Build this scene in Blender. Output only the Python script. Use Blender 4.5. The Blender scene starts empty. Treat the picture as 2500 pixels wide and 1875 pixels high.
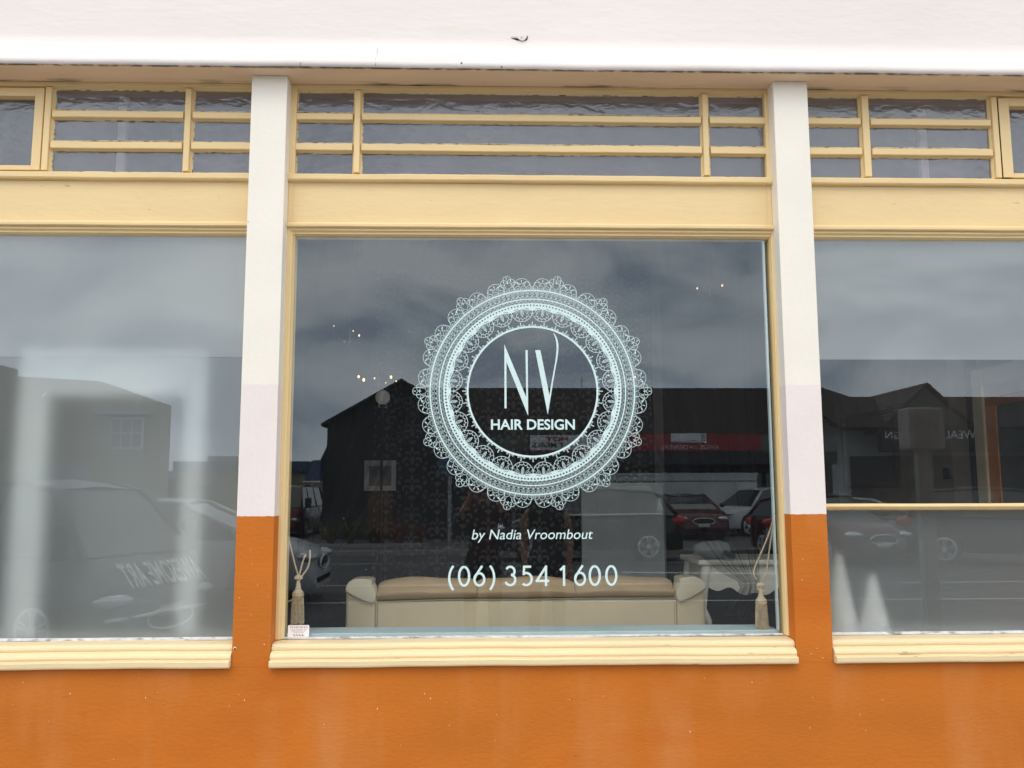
import bpy, bmesh, math, random
from mathutils import Vector, Matrix
PI = math.pi; R = math.radians
rnd = random.Random(7)
S = bpy.context.scene
C = S.collection

# ------------------------------------------------------------------ camera, sky, sun, exposure
cam = bpy.data.objects.new('camera', bpy.data.cameras.new('camera')); C.objects.link(cam)
cam.data.lens = 30.96; cam.data.sensor_width = 36; cam.data.clip_start = 0.05; cam.data.clip_end = 2000
yaw, pitch, roll = R(1.7003), R(7.0268), R(-0.1625)
fw = Vector((math.sin(yaw)*math.cos(pitch), math.cos(yaw)*math.cos(pitch), math.sin(pitch)))
rt = Vector((math.cos(yaw), -math.sin(yaw), 0)); up = rt.cross(fw)
r2 = rt*math.cos(roll) + up*math.sin(roll); u2 = up*math.cos(roll) - rt*math.sin(roll)
cam.matrix_world = Matrix(((r2.x, u2.x, -fw.x, 0), (r2.y, u2.y, -fw.y, -3.8), (r2.z, u2.z, -fw.z, 1.55), (0, 0, 0, 1)))
S.camera = cam
S.render.engine = 'CYCLES'
S.cycles.use_denoising = True
S.cycles.max_bounces = 10; S.cycles.transparent_max_bounces = 16; S.cycles.transmission_bounces = 8
S.cycles.diffuse_bounces = 5; S.cycles.glossy_bounces = 4
S.cycles.sample_clamp_indirect = 6
S.view_settings.view_transform = 'Standard'; S.view_settings.look = 'None'
S.view_settings.exposure = 0.0; S.view_settings.gamma = 1.0; S.view_settings.use_curve_mapping = False

W = bpy.data.worlds.new('World'); S.world = W; W.use_nodes = True
nt = W.node_tree; nt.nodes.clear()
def N(t, **k):
    n = nt.nodes.new(t)
    for a, b in k.items(): setattr(n, a, b)
    return n
SUN_EL, SUN_ROT = R(52), R(200)
out = N('ShaderNodeOutputWorld'); bg = N('ShaderNodeBackground'); bg.inputs[1].default_value = 0.1
sky = N('ShaderNodeTexSky', sky_type='NISHITA'); sky.sun_disc = False; sky.sun_elevation = SUN_EL; sky.sun_rotation = SUN_ROT
tc = N('ShaderNodeTexCoord'); mp = N('ShaderNodeMapping')
mp.inputs['Scale'].default_value = (1.0, 1.0, 2.1); mp.inputs['Location'].default_value = (1.9, 0.4, 0.35)
n1 = N('ShaderNodeTexNoise'); n1.inputs['Scale'].default_value = 5.2; n1.inputs['Detail'].default_value = 6; n1.inputs['Roughness'].default_value = 0.52; n1.inputs['Distortion'].default_value = 0.35
cr = N('ShaderNodeValToRGB')
cr.color_ramp.elements[0].position = 0.38; cr.color_ramp.elements[0].color = (0.50, 0.56, 0.66, 1)
cr.color_ramp.elements[1].position = 0.62; cr.color_ramp.elements[1].color = (1.06, 1.07, 1.07, 1)
e = cr.color_ramp.elements.new(0.5); e.color = (0.84, 0.88, 0.93, 1)
vm = N('ShaderNodeVectorMath', operation='SCALE'); vm.inputs['Scale'].default_value = 22.6
mx = N('ShaderNodeMix', data_type='RGBA'); mx.inputs[0].default_value = 0.93
L = nt.links.new
L(tc.outputs['Generated'], mp.inputs[0]); L(mp.outputs[0], n1.inputs['Vector']); L(n1.outputs['Fac'], cr.inputs[0])
L(cr.outputs[0], vm.inputs[0]); L(sky.outputs[0], mx.inputs[6]); L(vm.outputs[0], mx.inputs[7])
# an overcast sky is brighter and more neutral overhead than at the horizon
sx = N('ShaderNodeSeparateXYZ'); L(tc.outputs['Generated'], sx.inputs[0])
er = N('ShaderNodeValToRGB'); er.color_ramp.elements[0].position = 0.0; er.color_ramp.elements[0].color = (0.88, 0.90, 0.93, 1)
er.color_ramp.elements[1].position = 0.95; er.color_ramp.elements[1].color = (1.24, 1.14, 1.03, 1); e2 = er.color_ramp.elements.new(0.45); e2.color = (0.98, 0.95, 0.92, 1)
L(sx.outputs['Z'], er.inputs[0]); mm = N('ShaderNodeVectorMath', operation='MULTIPLY'); L(mx.outputs[2], mm.inputs[0]); L(er.outputs[0], mm.inputs[1])
L(mm.outputs[0], bg.inputs[0]); L(bg.outputs[0], out.inputs[0])
sun = bpy.data.objects.new('sun', bpy.data.lights.new('sun', 'SUN')); C.objects.link(sun)
sun.data.energy = 0.6; sun.data.angle = R(25); sun.data.color = (1, 0.96, 0.9)
# sun stands behind the photographer, high over the opposite shops
sd = Vector((-0.34*math.cos(SUN_EL), -0.94*math.cos(SUN_EL), math.sin(SUN_EL)))
sun.rotation_euler = sd.to_track_quat('Z', 'Y').to_euler()

# ------------------------------------------------------------------ materials
def mat(name, col, rough=0.6, var=0.06, vscale=6, bump=0.0, bscale=60, metal=0, spec=0.5, dark=None, trans=None, emit=None, stretch=(1, 1, 1)):
    m = bpy.data.materials.new(name); m.use_nodes = True
    t = m.node_tree; b = t.nodes['Principled BSDF']
    b.inputs['Roughness'].default_value = rough; b.inputs['Metallic'].default_value = metal
    b.inputs['Specular IOR Level'].default_value = spec
    co = t.nodes.new('ShaderNodeTexCoord'); ma = t.nodes.new('ShaderNodeMapping'); ma.inputs['Scale'].default_value = stretch
    t.links.new(co.outputs['Object'], ma.inputs[0])
    nz = t.nodes.new('ShaderNodeTexNoise'); nz.inputs['Scale'].default_value = vscale; nz.inputs['Detail'].default_value = 5
    t.links.new(ma.outputs[0], nz.inputs['Vector'])
    mi = t.nodes.new('ShaderNodeMix'); mi.data_type = 'RGBA'
    d = dark or tuple(c*(1-2.2*var) for c in col)
    mi.inputs[6].default_value = (*d, 1); mi.inputs[7].default_value = (*[min(1, c*(1+var)) for c in col], 1)
    rp = t.nodes.new('ShaderNodeMapRange'); rp.inputs[1].default_value = 0.25; rp.inputs[2].default_value = 0.7
    t.links.new(nz.outputs['Fac'], rp.inputs[0]); t.links.new(rp.outputs[0], mi.inputs[0]); t.links.new(mi.outputs[2], b.inputs['Base Color'])
    if bump:
        n2 = t.nodes.new('ShaderNodeTexNoise'); n2.inputs['Scale'].default_value = bscale; n2.inputs['Detail'].default_value = 4
        t.links.new(ma.outputs[0], n2.inputs['Vector'])
        bp = t.nodes.new('ShaderNodeBump'); bp.inputs['Strength'].default_value = bump; bp.inputs['Distance'].default_value = 0.01
        t.links.new(n2.outputs['Fac'], bp.inputs['Height']); t.links.new(bp.outputs[0], b.inputs['Normal'])
    if emit: b.inputs['Emission Color'].default_value = (*emit[:3], 1); b.inputs['Emission Strength'].default_value = emit[3]
    return m

def add_spots(m, col, scale, lo, hi, stretch=(1, 1, 1), zmask=None):
    """stains, chips or scuffs of their own shape over the paint"""
    t = m.node_tree; b = t.nodes['Principled BSDF']; src = b.inputs['Base Color'].links[0].from_socket
    co = t.nodes.new('ShaderNodeTexCoord'); ma = t.nodes.new('ShaderNodeMapping'); ma.inputs['Scale'].default_value = stretch
    nz = t.nodes.new('ShaderNodeTexNoise'); nz.inputs['Scale'].default_value = scale; nz.inputs['Detail'].default_value = 6
    mr = t.nodes.new('ShaderNodeMapRange'); mr.inputs[1].default_value = lo; mr.inputs[2].default_value = hi
    mi = t.nodes.new('ShaderNodeMix'); mi.data_type = 'RGBA'; mi.inputs[7].default_value = (*col, 1)
    l = t.links.new
    l(co.outputs['Object'], ma.inputs[0]); l(ma.outputs[0], nz.inputs['Vector']); l(nz.outputs['Fac'], mr.inputs[0])
    f = mr.outputs[0]
    if zmask:   # (axis, from, to): the stain lies only along this strip
        sp = t.nodes.new('ShaderNodeSeparateXYZ'); l(co.outputs['Object'], sp.inputs[0])
        m2 = t.nodes.new('ShaderNodeMapRange'); m2.inputs[1].default_value = zmask[1]; m2.inputs[2].default_value = zmask[2]
        l(sp.outputs[zmask[0]], m2.inputs[0])
        mu = t.nodes.new('ShaderNodeMath'); mu.operation = 'MULTIPLY'; l(f, mu.inputs[0]); l(m2.outputs[0], mu.inputs[1]); f = mu.outputs[0]
    l(f, mi.inputs[0]); l(src, mi.inputs[6]); l(mi.outputs[2], b.inputs['Base Color'])
    return m

def glass_mat(name, wav=0.0, wscale=20, rough=0.0, haze=0.0, tint=(0.955, 0.96, 0.945), hcol=(0.6, 0.62, 0.65), gain=1.0, stretch=(1, 1, 1)):
    """clear pane: two-surface Fresnel reflection over see-through glass, optional waviness and dirt"""
    m = bpy.data.materials.new(name); m.use_nodes = True; t = m.node_tree; t.nodes.clear(); l = t.links.new
    o = t.nodes.new('ShaderNodeOutputMaterial'); g = t.nodes.new('ShaderNodeBsdfGlossy'); g.inputs['Roughness'].default_value = rough
    g.inputs['Color'].default_value = (0.86, 0.95, 1, 1)
    tr = t.nodes.new('ShaderNodeBsdfTransparent'); tr.inputs[0].default_value = (*tint, 1)
    ge = t.nodes.new('ShaderNodeNewGeometry')
    dt = t.nodes.new('ShaderNodeVectorMath'); dt.operation = 'DOT_PRODUCT'; l(ge.outputs['Incoming'], dt.inputs[0]); l(ge.outputs['Normal'], dt.inputs[1])
    ab = t.nodes.new('ShaderNodeMath'); ab.operation = 'ABSOLUTE'; l(dt.outputs['Value'], ab.inputs[0])
    s1 = t.nodes.new('ShaderNodeMath'); s1.operation = 'SUBTRACT'; s1.inputs[0].default_value = 1; l(ab.outputs[0], s1.inputs[1])
    pw = t.nodes.new('ShaderNodeMath'); pw.operation = 'POWER'; pw.inputs[1].default_value = 5; l(s1.outputs[0], pw.inputs[0])
    ml = t.nodes.new('ShaderNodeMath'); ml.operation = 'MULTIPLY_ADD'; ml.inputs[1].default_value = 0.9; ml.inputs[2].default_value = 0.105*gain; l(pw.outputs[0], ml.inputs[0])
    mx = t.nodes.new('ShaderNodeMixShader'); l(ml.outputs[0], mx.inputs[0]); l(g.outputs[0], mx.inputs[2])
    if haze:
        df = t.nodes.new('ShaderNodeBsdfDiffuse'); df.inputs[0].default_value = (*hcol, 1)
        co = t.nodes.new('ShaderNodeTexCoord'); nz = t.nodes.new('ShaderNodeTexNoise'); nz.inputs['Scale'].default_value = 4; nz.inputs['Detail'].default_value = 6
        l(co.outputs['Object'], nz.inputs['Vector']); mr = t.nodes.new('ShaderNodeMapRange'); mr.inputs[3].default_value = haze*0.4; mr.inputs[4].default_value = haze*1.6
        l(nz.outputs['Fac'], mr.inputs[0]); m2 = t.nodes.new('ShaderNodeMixShader'); l(mr.outputs[0], m2.inputs[0]); l(tr.outputs[0], m2.inputs[1]); l(df.outputs[0], m2.inputs[2])
        l(m2.outputs[0], mx.inputs[1])
    else: l(tr.outputs[0], mx.inputs[1])
    if wav:
        co = t.nodes.new('ShaderNodeTexCoord'); ma = t.nodes.new('ShaderNodeMapping'); ma.inputs['Scale'].default_value = stretch
        nz = t.nodes.new('ShaderNodeTexNoise'); nz.inputs['Scale'].default_value = wscale; nz.inputs['Detail'].default_value = 3; nz.inputs['Distortion'].default_value = 0.6
        bp = t.nodes.new('ShaderNodeBump'); bp.inputs['Strength'].default_value = wav; bp.inputs['Distance'].default_value = 0.01
        l(co.outputs['Object'], ma.inputs[0]); l(ma.outputs[0], nz.inputs['Vector']); l(nz.outputs['Fac'], bp.inputs['Height']); l(bp.outputs[0], g.inputs['Normal'])
    l(mx.outputs[0], o.inputs[0]); return m

def film_mat(name, white, rough, col=(0.82, 0.86, 0.88)):
    m = bpy.data.materials.new(name); m.use_nodes = True; t = m.node_tree; t.nodes.clear(); l = t.links.new
    o = t.nodes.new('ShaderNodeOutputMaterial'); rf = t.nodes.new('ShaderNodeBsdfRefraction')
    rf.inputs['Roughness'].default_value = rough; rf.inputs['IOR'].default_value = 1.3; rf.inputs['Color'].default_value = (1, 1, 1, 1)
    d = t.nodes.new('ShaderNodeBsdfDiffuse'); d.inputs[0].default_value = (*col, 1)
    tl = t.nodes.new('ShaderNodeBsdfTranslucent'); tl.inputs[0].default_value = (*col, 1)
    a = t.nodes.new('ShaderNodeMixShader'); a.inputs[0].default_value = 0.4; l(d.outputs[0], a.inputs[1]); l(tl.outputs[0], a.inputs[2])
    b = t.nodes.new('ShaderNodeMixShader'); b.inputs[0].default_value = white; l(rf.outputs[0], b.inputs[1]); l(a.outputs[0], b.inputs[2])
    l(b.outputs[0], o.inputs[0]); return m

def sheer_mat(name, col, cover):
    m = bpy.data.materials.new(name); m.use_nodes = True; t = m.node_tree; t.nodes.clear(); l = t.links.new
    o = t.nodes.new('ShaderNodeOutputMaterial'); d = t.nodes.new('ShaderNodeBsdfDiffuse'); d.inputs[0].default_value = (*col, 1)
    tr = t.nodes.new('ShaderNodeBsdfTransparent'); lw = t.nodes.new('ShaderNodeLayerWeight'); lw.inputs[0].default_value = 0.30
    mr = t.nodes.new('ShaderNodeMapRange'); mr.inputs[3].default_value = cover; mr.inputs[4].default_value = 0.97; l(lw.outputs['Facing'], mr.inputs[0])
    x = t.nodes.new('ShaderNodeMixShader'); l(mr.outputs[0], x.inputs[0]); l(tr.outputs[0], x.inputs[1]); l(d.outputs[0], x.inputs[2]); l(x.outputs[0], o.inputs[0]); return m

M = {}
M['cream'] = add_spots(mat('cream paint', (0.85, 0.81, 0.725), 0.6, 0.02, 3, 0.12, 45, spec=0.3), (0.6, 0.57, 0.5), 9, 0.72, 0.8)
M['fascia'] = add_spots(mat('pinkish white render paint', (0.745, 0.69, 0.665), 0.5, 0.025, 1.6, 0.18, 22, stretch=(0.5, 1, 1.5)), (0.7, 0.66, 0.6), 5, 0.66, 0.8, (0.6, 1, 2))
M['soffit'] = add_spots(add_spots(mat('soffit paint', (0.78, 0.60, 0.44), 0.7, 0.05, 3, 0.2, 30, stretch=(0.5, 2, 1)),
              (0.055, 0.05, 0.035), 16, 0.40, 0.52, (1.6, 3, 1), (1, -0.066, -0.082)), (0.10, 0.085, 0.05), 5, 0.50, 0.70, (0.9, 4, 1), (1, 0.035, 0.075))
M['pink'] = mat('pale pink paint', (0.80, 0.725, 0.695), 0.55, 0.02, 4, 0.12, 45)
M['orange'] = add_spots(mat('orange masonry paint', (0.56, 0.163, 0.019), 0.65, 0.07, 2.0, 0.20, 60, stretch=(0.6, 1, 1.3), spec=0.2), (0.57, 0.215, 0.06), 2.6, 0.50, 0.80, (1.6, 1, 0.45)); add_spots(M['orange'], (0.50, 0.125, 0.012), 1.5, 0.52, 0.72, (0.6, 1, 1.6)); add_spots(M['orange'], (0.42, 0.11, 0.012), 34, 0.68, 0.76, (0.35, 1, 1.6))
M['chip'] = mat('bare filler', (0.78, 0.62, 0.42), 0.8)
M['yellow'] = add_spots(mat('pale yellow joinery paint', (0.80, 0.605, 0.31), 0.45, 0.03, 5, 0.18, 40, stretch=(0.4, 1, 1)), (0.45, 0.33, 0.18), 26, 0.70, 0.78, (0.4, 1, 1.4))
M['yellow_v'] = add_spots(mat('pale yellow joinery paint upright', (0.80, 0.605, 0.31), 0.45, 0.03, 5, 0.18, 40, stretch=(1, 1, 0.3)), (0.5, 0.37, 0.19), 26, 0.68, 0.78, (1.4, 1, 0.3))
M['sillpaint'] = add_spots(mat('pale yellow sill paint', (0.78, 0.625, 0.37), 0.42, 0.03, 4, 0.2, 40, stretch=(0.3, 1, 1)), (0.42, 0.31, 0.16), 30, 0.68, 0.74, (0.25, 1, 1.6))
M['putty'] = add_spots(mat('dirty putty', (0.62, 0.62, 0.62), 0.7, 0.12, 20, 0.4, 80), (0.24, 0.23, 0.22), 22, 0.52, 0.68, (1, 1, 3))
M['old_putty'] = add_spots(mat('old painted putty', (0.68, 0.60, 0.44), 0.7, 0.1, 20, 0.3, 80), (0.14, 0.11, 0.08), 30, 0.50, 0.62, (1, 1, 2)); M['putty_clean'] = mat('painted putty', (0.72, 0.72, 0.68), 0.7, 0.1, 20, 0.3, 80)
M['inner_sill'] = mat('pale blue inner sill paint', (0.52, 0.66, 0.72), 0.45, 0.04, 5)
M['black_gap'] = mat('dark gap', (0.02, 0.018, 0.015), 0.9)
M['crack'] = mat('crack in render', (0.16, 0.13, 0.10), 0.9)
M['glass'] = glass_mat('plate glass', 0, 3, 0, 0.006)
M['glass_l'] = glass_mat('plate glass side', 0.0, 2.2, 0, 0.02)
M['obscure'] = glass_mat('rippled glass', 0.30, 21, 0.10, 0.14, (0.62, 0.60, 0.66), (0.56, 0.50, 0.58), 1.0, (0.7, 1, 1.4))
M['film_hi'] = film_mat('frosted film upper', 0.34, 0.55)
M['film_lo'] = film_mat('frosted film lower', 0.17, 0.55, (0.80, 0.87, 0.90))
M['decal'] = mat('pale aqua vinyl', (0.62, 0.79, 0.79), 0.5, 0.02)
M['sticker'] = mat('white vinyl sticker', (0.86, 0.86, 0.87), 0.4, 0.01)
M['ink_red'] = mat('red ink', (0.42, 0.10, 0.12), 0.5); M['ink_grey'] = mat('dark ink', (0.10, 0.10, 0.10), 0.5)
M['sheer'] = sheer_mat('black sheer fabric', (0.010, 0.011, 0.013), 0.36); M['sheer_l'] = sheer_mat('thin black sheer fabric', (0.012, 0.013, 0.015), 0.08)
M['rope'] = mat('natural cord', (0.60, 0.49, 0.34), 0.85, 0.1, 90, 0.5, 200)
M['tassel'] = mat('beige tassel', (0.52, 0.41, 0.26), 0.85, 0.15, 60, 0.4, 200)
M['sofa_pale'] = add_spots(mat('pale cream upholstery', (0.68, 0.57, 0.385), 0.7, 0.07, 3, 0.15, 150), (0.55, 0.45, 0.31), 2.6, 0.5, 0.75, (1.2, 1, 0.6))
M['sofa_tan'] = mat('tan upholstery', (0.52, 0.385, 0.235), 0.85, 0.06, 4, 0.5, 260)
M['sofa_arm'] = mat('cream vinyl', (0.70, 0.63, 0.475), 0.38, 0.05, 4)
M['seam'] = mat('seam thread', (0.30, 0.24, 0.16), 0.8)
M['dark_wall'] = mat('dark wallpaper', (0.018, 0.019, 0.022), 0.6)
M['motif'] = mat('wallpaper print', (0.135, 0.135, 0.135), 0.45)
M['white_wall'] = mat('white partition', (0.56, 0.60, 0.59), 0.6)
M['taupe'] = mat('taupe wall', (0.42, 0.37, 0.32), 0.7)
M['room'] = mat('dim room wall', (0.32, 0.31, 0.30), 0.8)
M['room_floor'] = mat('floorboards', (0.17, 0.14, 0.11), 0.5, 0.15, 8, stretch=(0.3, 4, 1))
M['table'] = mat('ivory paint', (0.70, 0.69, 0.60), 0.45)
M['bulb'] = mat('lit bulb', (1, 0.9, 0.7), 0.4, emit=(1.0, 0.66, 0.33, 2.6))
M['brass'] = mat('dark brass', (0.25, 0.19, 0.10), 0.35, metal=0.8)
M['crystal'] = mat('cut crystal', (0.5, 0.5, 0.5), 0.05, metal=0.6)
M['globe'] = mat('opal globe', (0.75, 0.73, 0.70), 0.3, emit=(1, 0.95, 0.9, 0.10))
M['black'] = mat('black paint', (0.02, 0.02, 0.022), 0.5)
M['white'] = mat('white paint', (0.86, 0.86, 0.85), 0.5)
M['picture'] = mat('grey print', (0.30, 0.32, 0.33), 0.6, 0.25, 9)
M['brown'] = mat('dark brown wood', (0.10, 0.055, 0.025), 0.45)
M['mirror'] = mat('mirror glass', (0.55, 0.58, 0.58), 0.03, metal=1.0)
M['asphalt'] = mat('asphalt', (0.058, 0.06, 0.065), 0.8, 0.12, 3, 0.4, 90)
M['paving'] = mat('concrete paving', (0.27, 0.26, 0.25), 0.85, 0.1, 2, 0.3, 60)
M['kerb'] = mat('kerb concrete', (0.33, 0.32, 0.31), 0.85)
M['line'] = mat('road paint', (0.62, 0.62, 0.60), 0.7, 0.12, 20)
M['tyre'] = mat('rubber', (0.018, 0.018, 0.018), 0.8); M['alloy'] = mat('alloy', (0.72, 0.73, 0.75), 0.45, metal=0.2)
M['chrome'] = mat('chrome', (0.88, 0.89, 0.90), 0.3, metal=0.15)
M['cglass'] = mat('car glass', (0.03, 0.04, 0.04), 0.03, 0, spec=1.0)
M['plastic'] = mat('black plastic', (0.02, 0.02, 0.022), 0.45)
M['lamp'] = mat('headlamp', (0.55, 0.58, 0.62), 0.12, metal=0.5); M['taillamp'] = mat('tail lamp', (0.48, 0.03, 0.03), 0.2)
M['plate'] = mat('number plate', (0.6, 0.6, 0.58), 0.5)

# ------------------------------------------------------------------ mesh helpers
class MB:
    def __init__(s): s.v = []; s.f = []; s.mi = []
    def add(s, vs, fs, mi=0):
        o = len(s.v); s.v += [tuple(v) for v in vs]; s.f += [tuple(o+i for i in f) for f in fs]; s.mi += [mi]*len(fs)
    def box(s, x0, x1, y0, y1, z0, z1, mi=0):
        s.add([(x0,y0,z0),(x1,y0,z0),(x1,y1,z0),(x0,y1,z0),(x0,y0,z1),(x1,y0,z1),(x1,y1,z1),(x0,y1,z1)],
              [(0,3,2,1),(4,5,6,7),(0,1,5,4),(1,2,6,5),(2,3,7,6),(3,0,4,7)], mi)
    def prism_x(s, prof, x0, x1, seg=1, wob=0.0, mi=0):
        """closed (y, z) outline swept along x; a slight waver in z for old hand-painted edges"""
        n = len(prof); vs = []; fs = []
        ph = rnd.random()*9
        for k in range(seg+1):
            x = x0+(x1-x0)*k/seg
            d = wob*(math.sin(x*3.1+ph)+0.6*math.sin(x*7.7+2*ph)+0.5*math.sin(x*17+ph)) if wob else 0
            vs += [(x, y, z+d) for y, z in prof]
        for k in range(seg):
            for i in range(n):
                j = (i+1) % n; fs.append((k*n+i, k*n+j, (k+1)*n+j, (k+1)*n+i))
        fs.append(tuple(range(n-1, -1, -1))); fs.append(tuple(seg*n+i for i in range(n)))
        s.add(vs, fs, mi)
    def prism_z(s, prof, z0, z1, mi=0):
        n = len(prof); vs = [(x, y, z0) for x, y in prof]+[(x, y, z1) for x, y in prof]
        fs = [(i, (i+1) % n, n+(i+1) % n, n+i) for i in range(n)]+[tuple(range(n-1, -1, -1)), tuple(range(n, 2*n))]
        s.add(vs, fs, mi)
    def prism_y(s, prof, y0, y1, mi=0):
        n = len(prof); vs = [(x, y0, z) for x, z in prof]+[(x, y1, z) for x, z in prof]
        fs = [(i, n+i, n+(i+1) % n, (i+1) % n) for i in range(n)]+[tuple(range(n)), tuple(range(2*n-1, n-1, -1))]
        s.add(vs, fs, mi)
    def tube(s, pts, r, n=8, mi=0, caps=True):
        pts = [Vector(p) for p in pts]; rr = r if isinstance(r, (list, tuple)) else [r]*len(pts)
        vs = []; fs = []; ref = Vector((0, 0, 1)); prev = None
        for k, p in enumerate(pts):
            t = (pts[min(k+1, len(pts)-1)]-pts[max(k-1, 0)]).normalized()
            a = prev-t*prev.dot(t) if prev is not None else (ref-t*ref.dot(t) if abs(t.z) < 0.95 else Vector((1, 0, 0))-t*t.x)
            a.normalize(); prev = a; b = t.cross(a)
            vs += [p+(a*math.cos(2*PI*i/n)+b*math.sin(2*PI*i/n))*rr[k] for i in range(n)]
        for k in range(len(pts)-1):
            for i in range(n): j = (i+1) % n; fs.append((k*n+i, k*n+j, (k+1)*n+j, (k+1)*n+i))
        if caps: fs.append(tuple(range(n-1, -1, -1))); fs.append(tuple((len(pts)-1)*n+i for i in range(n)))
        s.add(vs, fs, mi)
    def lathe(s, prof, c, axis='z', n=24, mi=0):
        vs = []; fs = []
        for r, h in prof:
            for i in range(n):
                a = 2*PI*i/n; ca, sa = math.cos(a)*r, math.sin(a)*r
                v = (ca, sa, h) if axis == 'z' else ((h, ca, sa) if axis == 'x' else (ca, h, -sa))
                vs.append((v[0]+c[0], v[1]+c[1], v[2]+c[2]))
        for k in range(len(prof)-1):
            for i in range(n): j = (i+1) % n; fs.append((k*n+i, k*n+j, (k+1)*n+j, (k+1)*n+i))
        fs.append(tuple(range(n-1, -1, -1))); fs.append(tuple((len(prof)-1)*n+i for i in range(n)))
        s.add(vs, fs, mi)
    def ball(s, c, r, n=12, mi=0):
        m = n//2+1; r = r if isinstance(r, (tuple, list)) else (r, r, r)
        vs = [(c[0], c[1], c[2]-r[2])]
        for k in range(1, m):
            ph = -PI/2+PI*k/m
            vs += [(c[0]+r[0]*math.cos(ph)*math.cos(2*PI*i/n), c[1]+r[1]*math.cos(ph)*math.sin(2*PI*i/n), c[2]+r[2]*math.sin(ph)) for i in range(n)]
        vs.append((c[0], c[1], c[2]+r[2])); fs = []
        for i in range(n): j = (i+1) % n; fs.append((0, 1+j, 1+i)); fs.append((len(vs)-1, 1+(m-2)*n+i, 1+(m-2)*n+j))
        for k in range(m-2):
            for i in range(n): j = (i+1) % n; fs.append((1+k*n+i, 1+k*n+j, 1+(k+1)*n+j, 1+(k+1)*n+i))
        s.add(vs, fs, mi)
    def flat(s, pts, y, mi=0):     # outline in (x, z), facing the street
        s.add([(x, y, z) for x, z in pts], [tuple(range(len(pts)))], mi)
    def ribbon(s, pts, w, y, closed=False):
        n = len(pts); s.rc = getattr(s, 'rc', 0)+1; y = y-(s.rc % 37)*1e-5   # strokes never share a plane
        if n < 2: return
        vs = []; fs = []
        for k in range(n):
            if closed: a, b = pts[k-1], pts[(k+1) % n]
            else: a, b = pts[max(k-1, 0)], pts[min(k+1, n-1)]
            dx, dz = b[0]-a[0], b[1]-a[1]; l = math.hypot(dx, dz) or 1; nx, nz = -dz/l*w/2, dx/l*w/2
            vs += [(pts[k][0]+nx, y, pts[k][1]+nz), (pts[k][0]-nx, y, pts[k][1]-nz)]
        for k in range(n if closed else n-1):
            j = (k+1) % n; fs.append((2*k, 2*k+1, 2*j+1, 2*j))
        s.add(vs, fs)
    def build(s, name, mats, parent=None, smooth=False, bevel=0, seg=2, loc=None, label=None, kind=None, local=None):
        me = bpy.data.meshes.new(name); me.from_pydata(s.v, [], s.f)
        for m in (mats if isinstance(mats, (list, tuple)) else [mats]): me.materials.append(m)
        me.polygons.foreach_set('material_index', s.mi)
        if smooth is True: me.polygons.foreach_set('use_smooth', [True]*len(me.polygons))
        me.update()
        o = bpy.data.objects.new(name, me); C.objects.link(o)
        bm = bmesh.new(); bm.from_mesh(me); bmesh.ops.recalc_face_normals(bm, faces=bm.faces) if smooth != 'keep' else None
        bm.to_mesh(me); bm.free()
        if parent: o.parent = parent
        if loc: o.location = loc
        if bevel:
            b = o.modifiers.new('bevel', 'BEVEL'); b.width = bevel; b.segments = seg; b.limit_method = 'ANGLE'; b.angle_limit = R(35)
        if label: o['label'] = label
        if kind: o['kind'] = kind
        return o
def thing(name, label, cat, loc=(0, 0, 0), rotz=0, group=None):
    o = bpy.data.objects.new(name, None); C.objects.link(o); o.location = loc; o.rotation_euler = (0, 0, rotz)
    o['label'] = label; o['category'] = cat
    if group: o['group'] = group
    return o
def tag(o, label, cat, group=None):
    o['label'] = label; o['category'] = cat
    if group: o['group'] = group
    return o
def struct(o): o['kind'] = 'structure'; return o
def bx(name, x0, x1, y0, y1, z0, z1, m, parent=None, bevel=0, seg=2, label=None, smooth=False):
    b = MB(); b.box(x0, x1, y0, y1, z0, z1); return b.build(name, m, parent, bevel=bevel, seg=seg, label=label, smooth=smooth)

def lettering(name, text, x0, x1, z0, z1, y, m, parent, north=False, offset=0.0, shear=0.0, ext=0.0, keep=False):
    """text fitted into a rectangle on a wall or pane; north=True faces the shop from across the street"""
    cu = bpy.data.curves.new(name, 'FONT'); cu.body = text; cu.offset = offset; cu.shear = shear; cu.resolution_u = 6; cu.align_x = 'CENTER'
    ob = bpy.data.objects.new('tmp', cu); C.objects.link(ob); dg = bpy.context.evaluated_depsgraph_get(); dg.update()
    me = bpy.data.meshes.new_from_object(ob.evaluated_get(dg)); bpy.data.objects.remove(ob); bpy.data.curves.remove(cu)
    xs = [v.co.x for v in me.vertices]; zs = [v.co.y for v in me.vertices]
    a, b, c, d = min(xs), max(xs), min(zs), max(zs); sx = (x1-x0)/(b-a); sz = (z1-z0)/(d-c)
    for v in me.vertices:
        u = (v.co.x-a)*sx; w = z0+(v.co.y-c)*sz
        v.co = (x1-u if north else x0+u, y, w)
    me.materials.clear(); me.materials.append(m); me.name = name
    o = bpy.data.objects.new(name, me); C.objects.link(o); o.parent = parent
    if ext:
        s = o.modifiers.new('solid', 'SOLIDIFY'); s.thickness = ext; s.offset = 0
    return o

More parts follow.
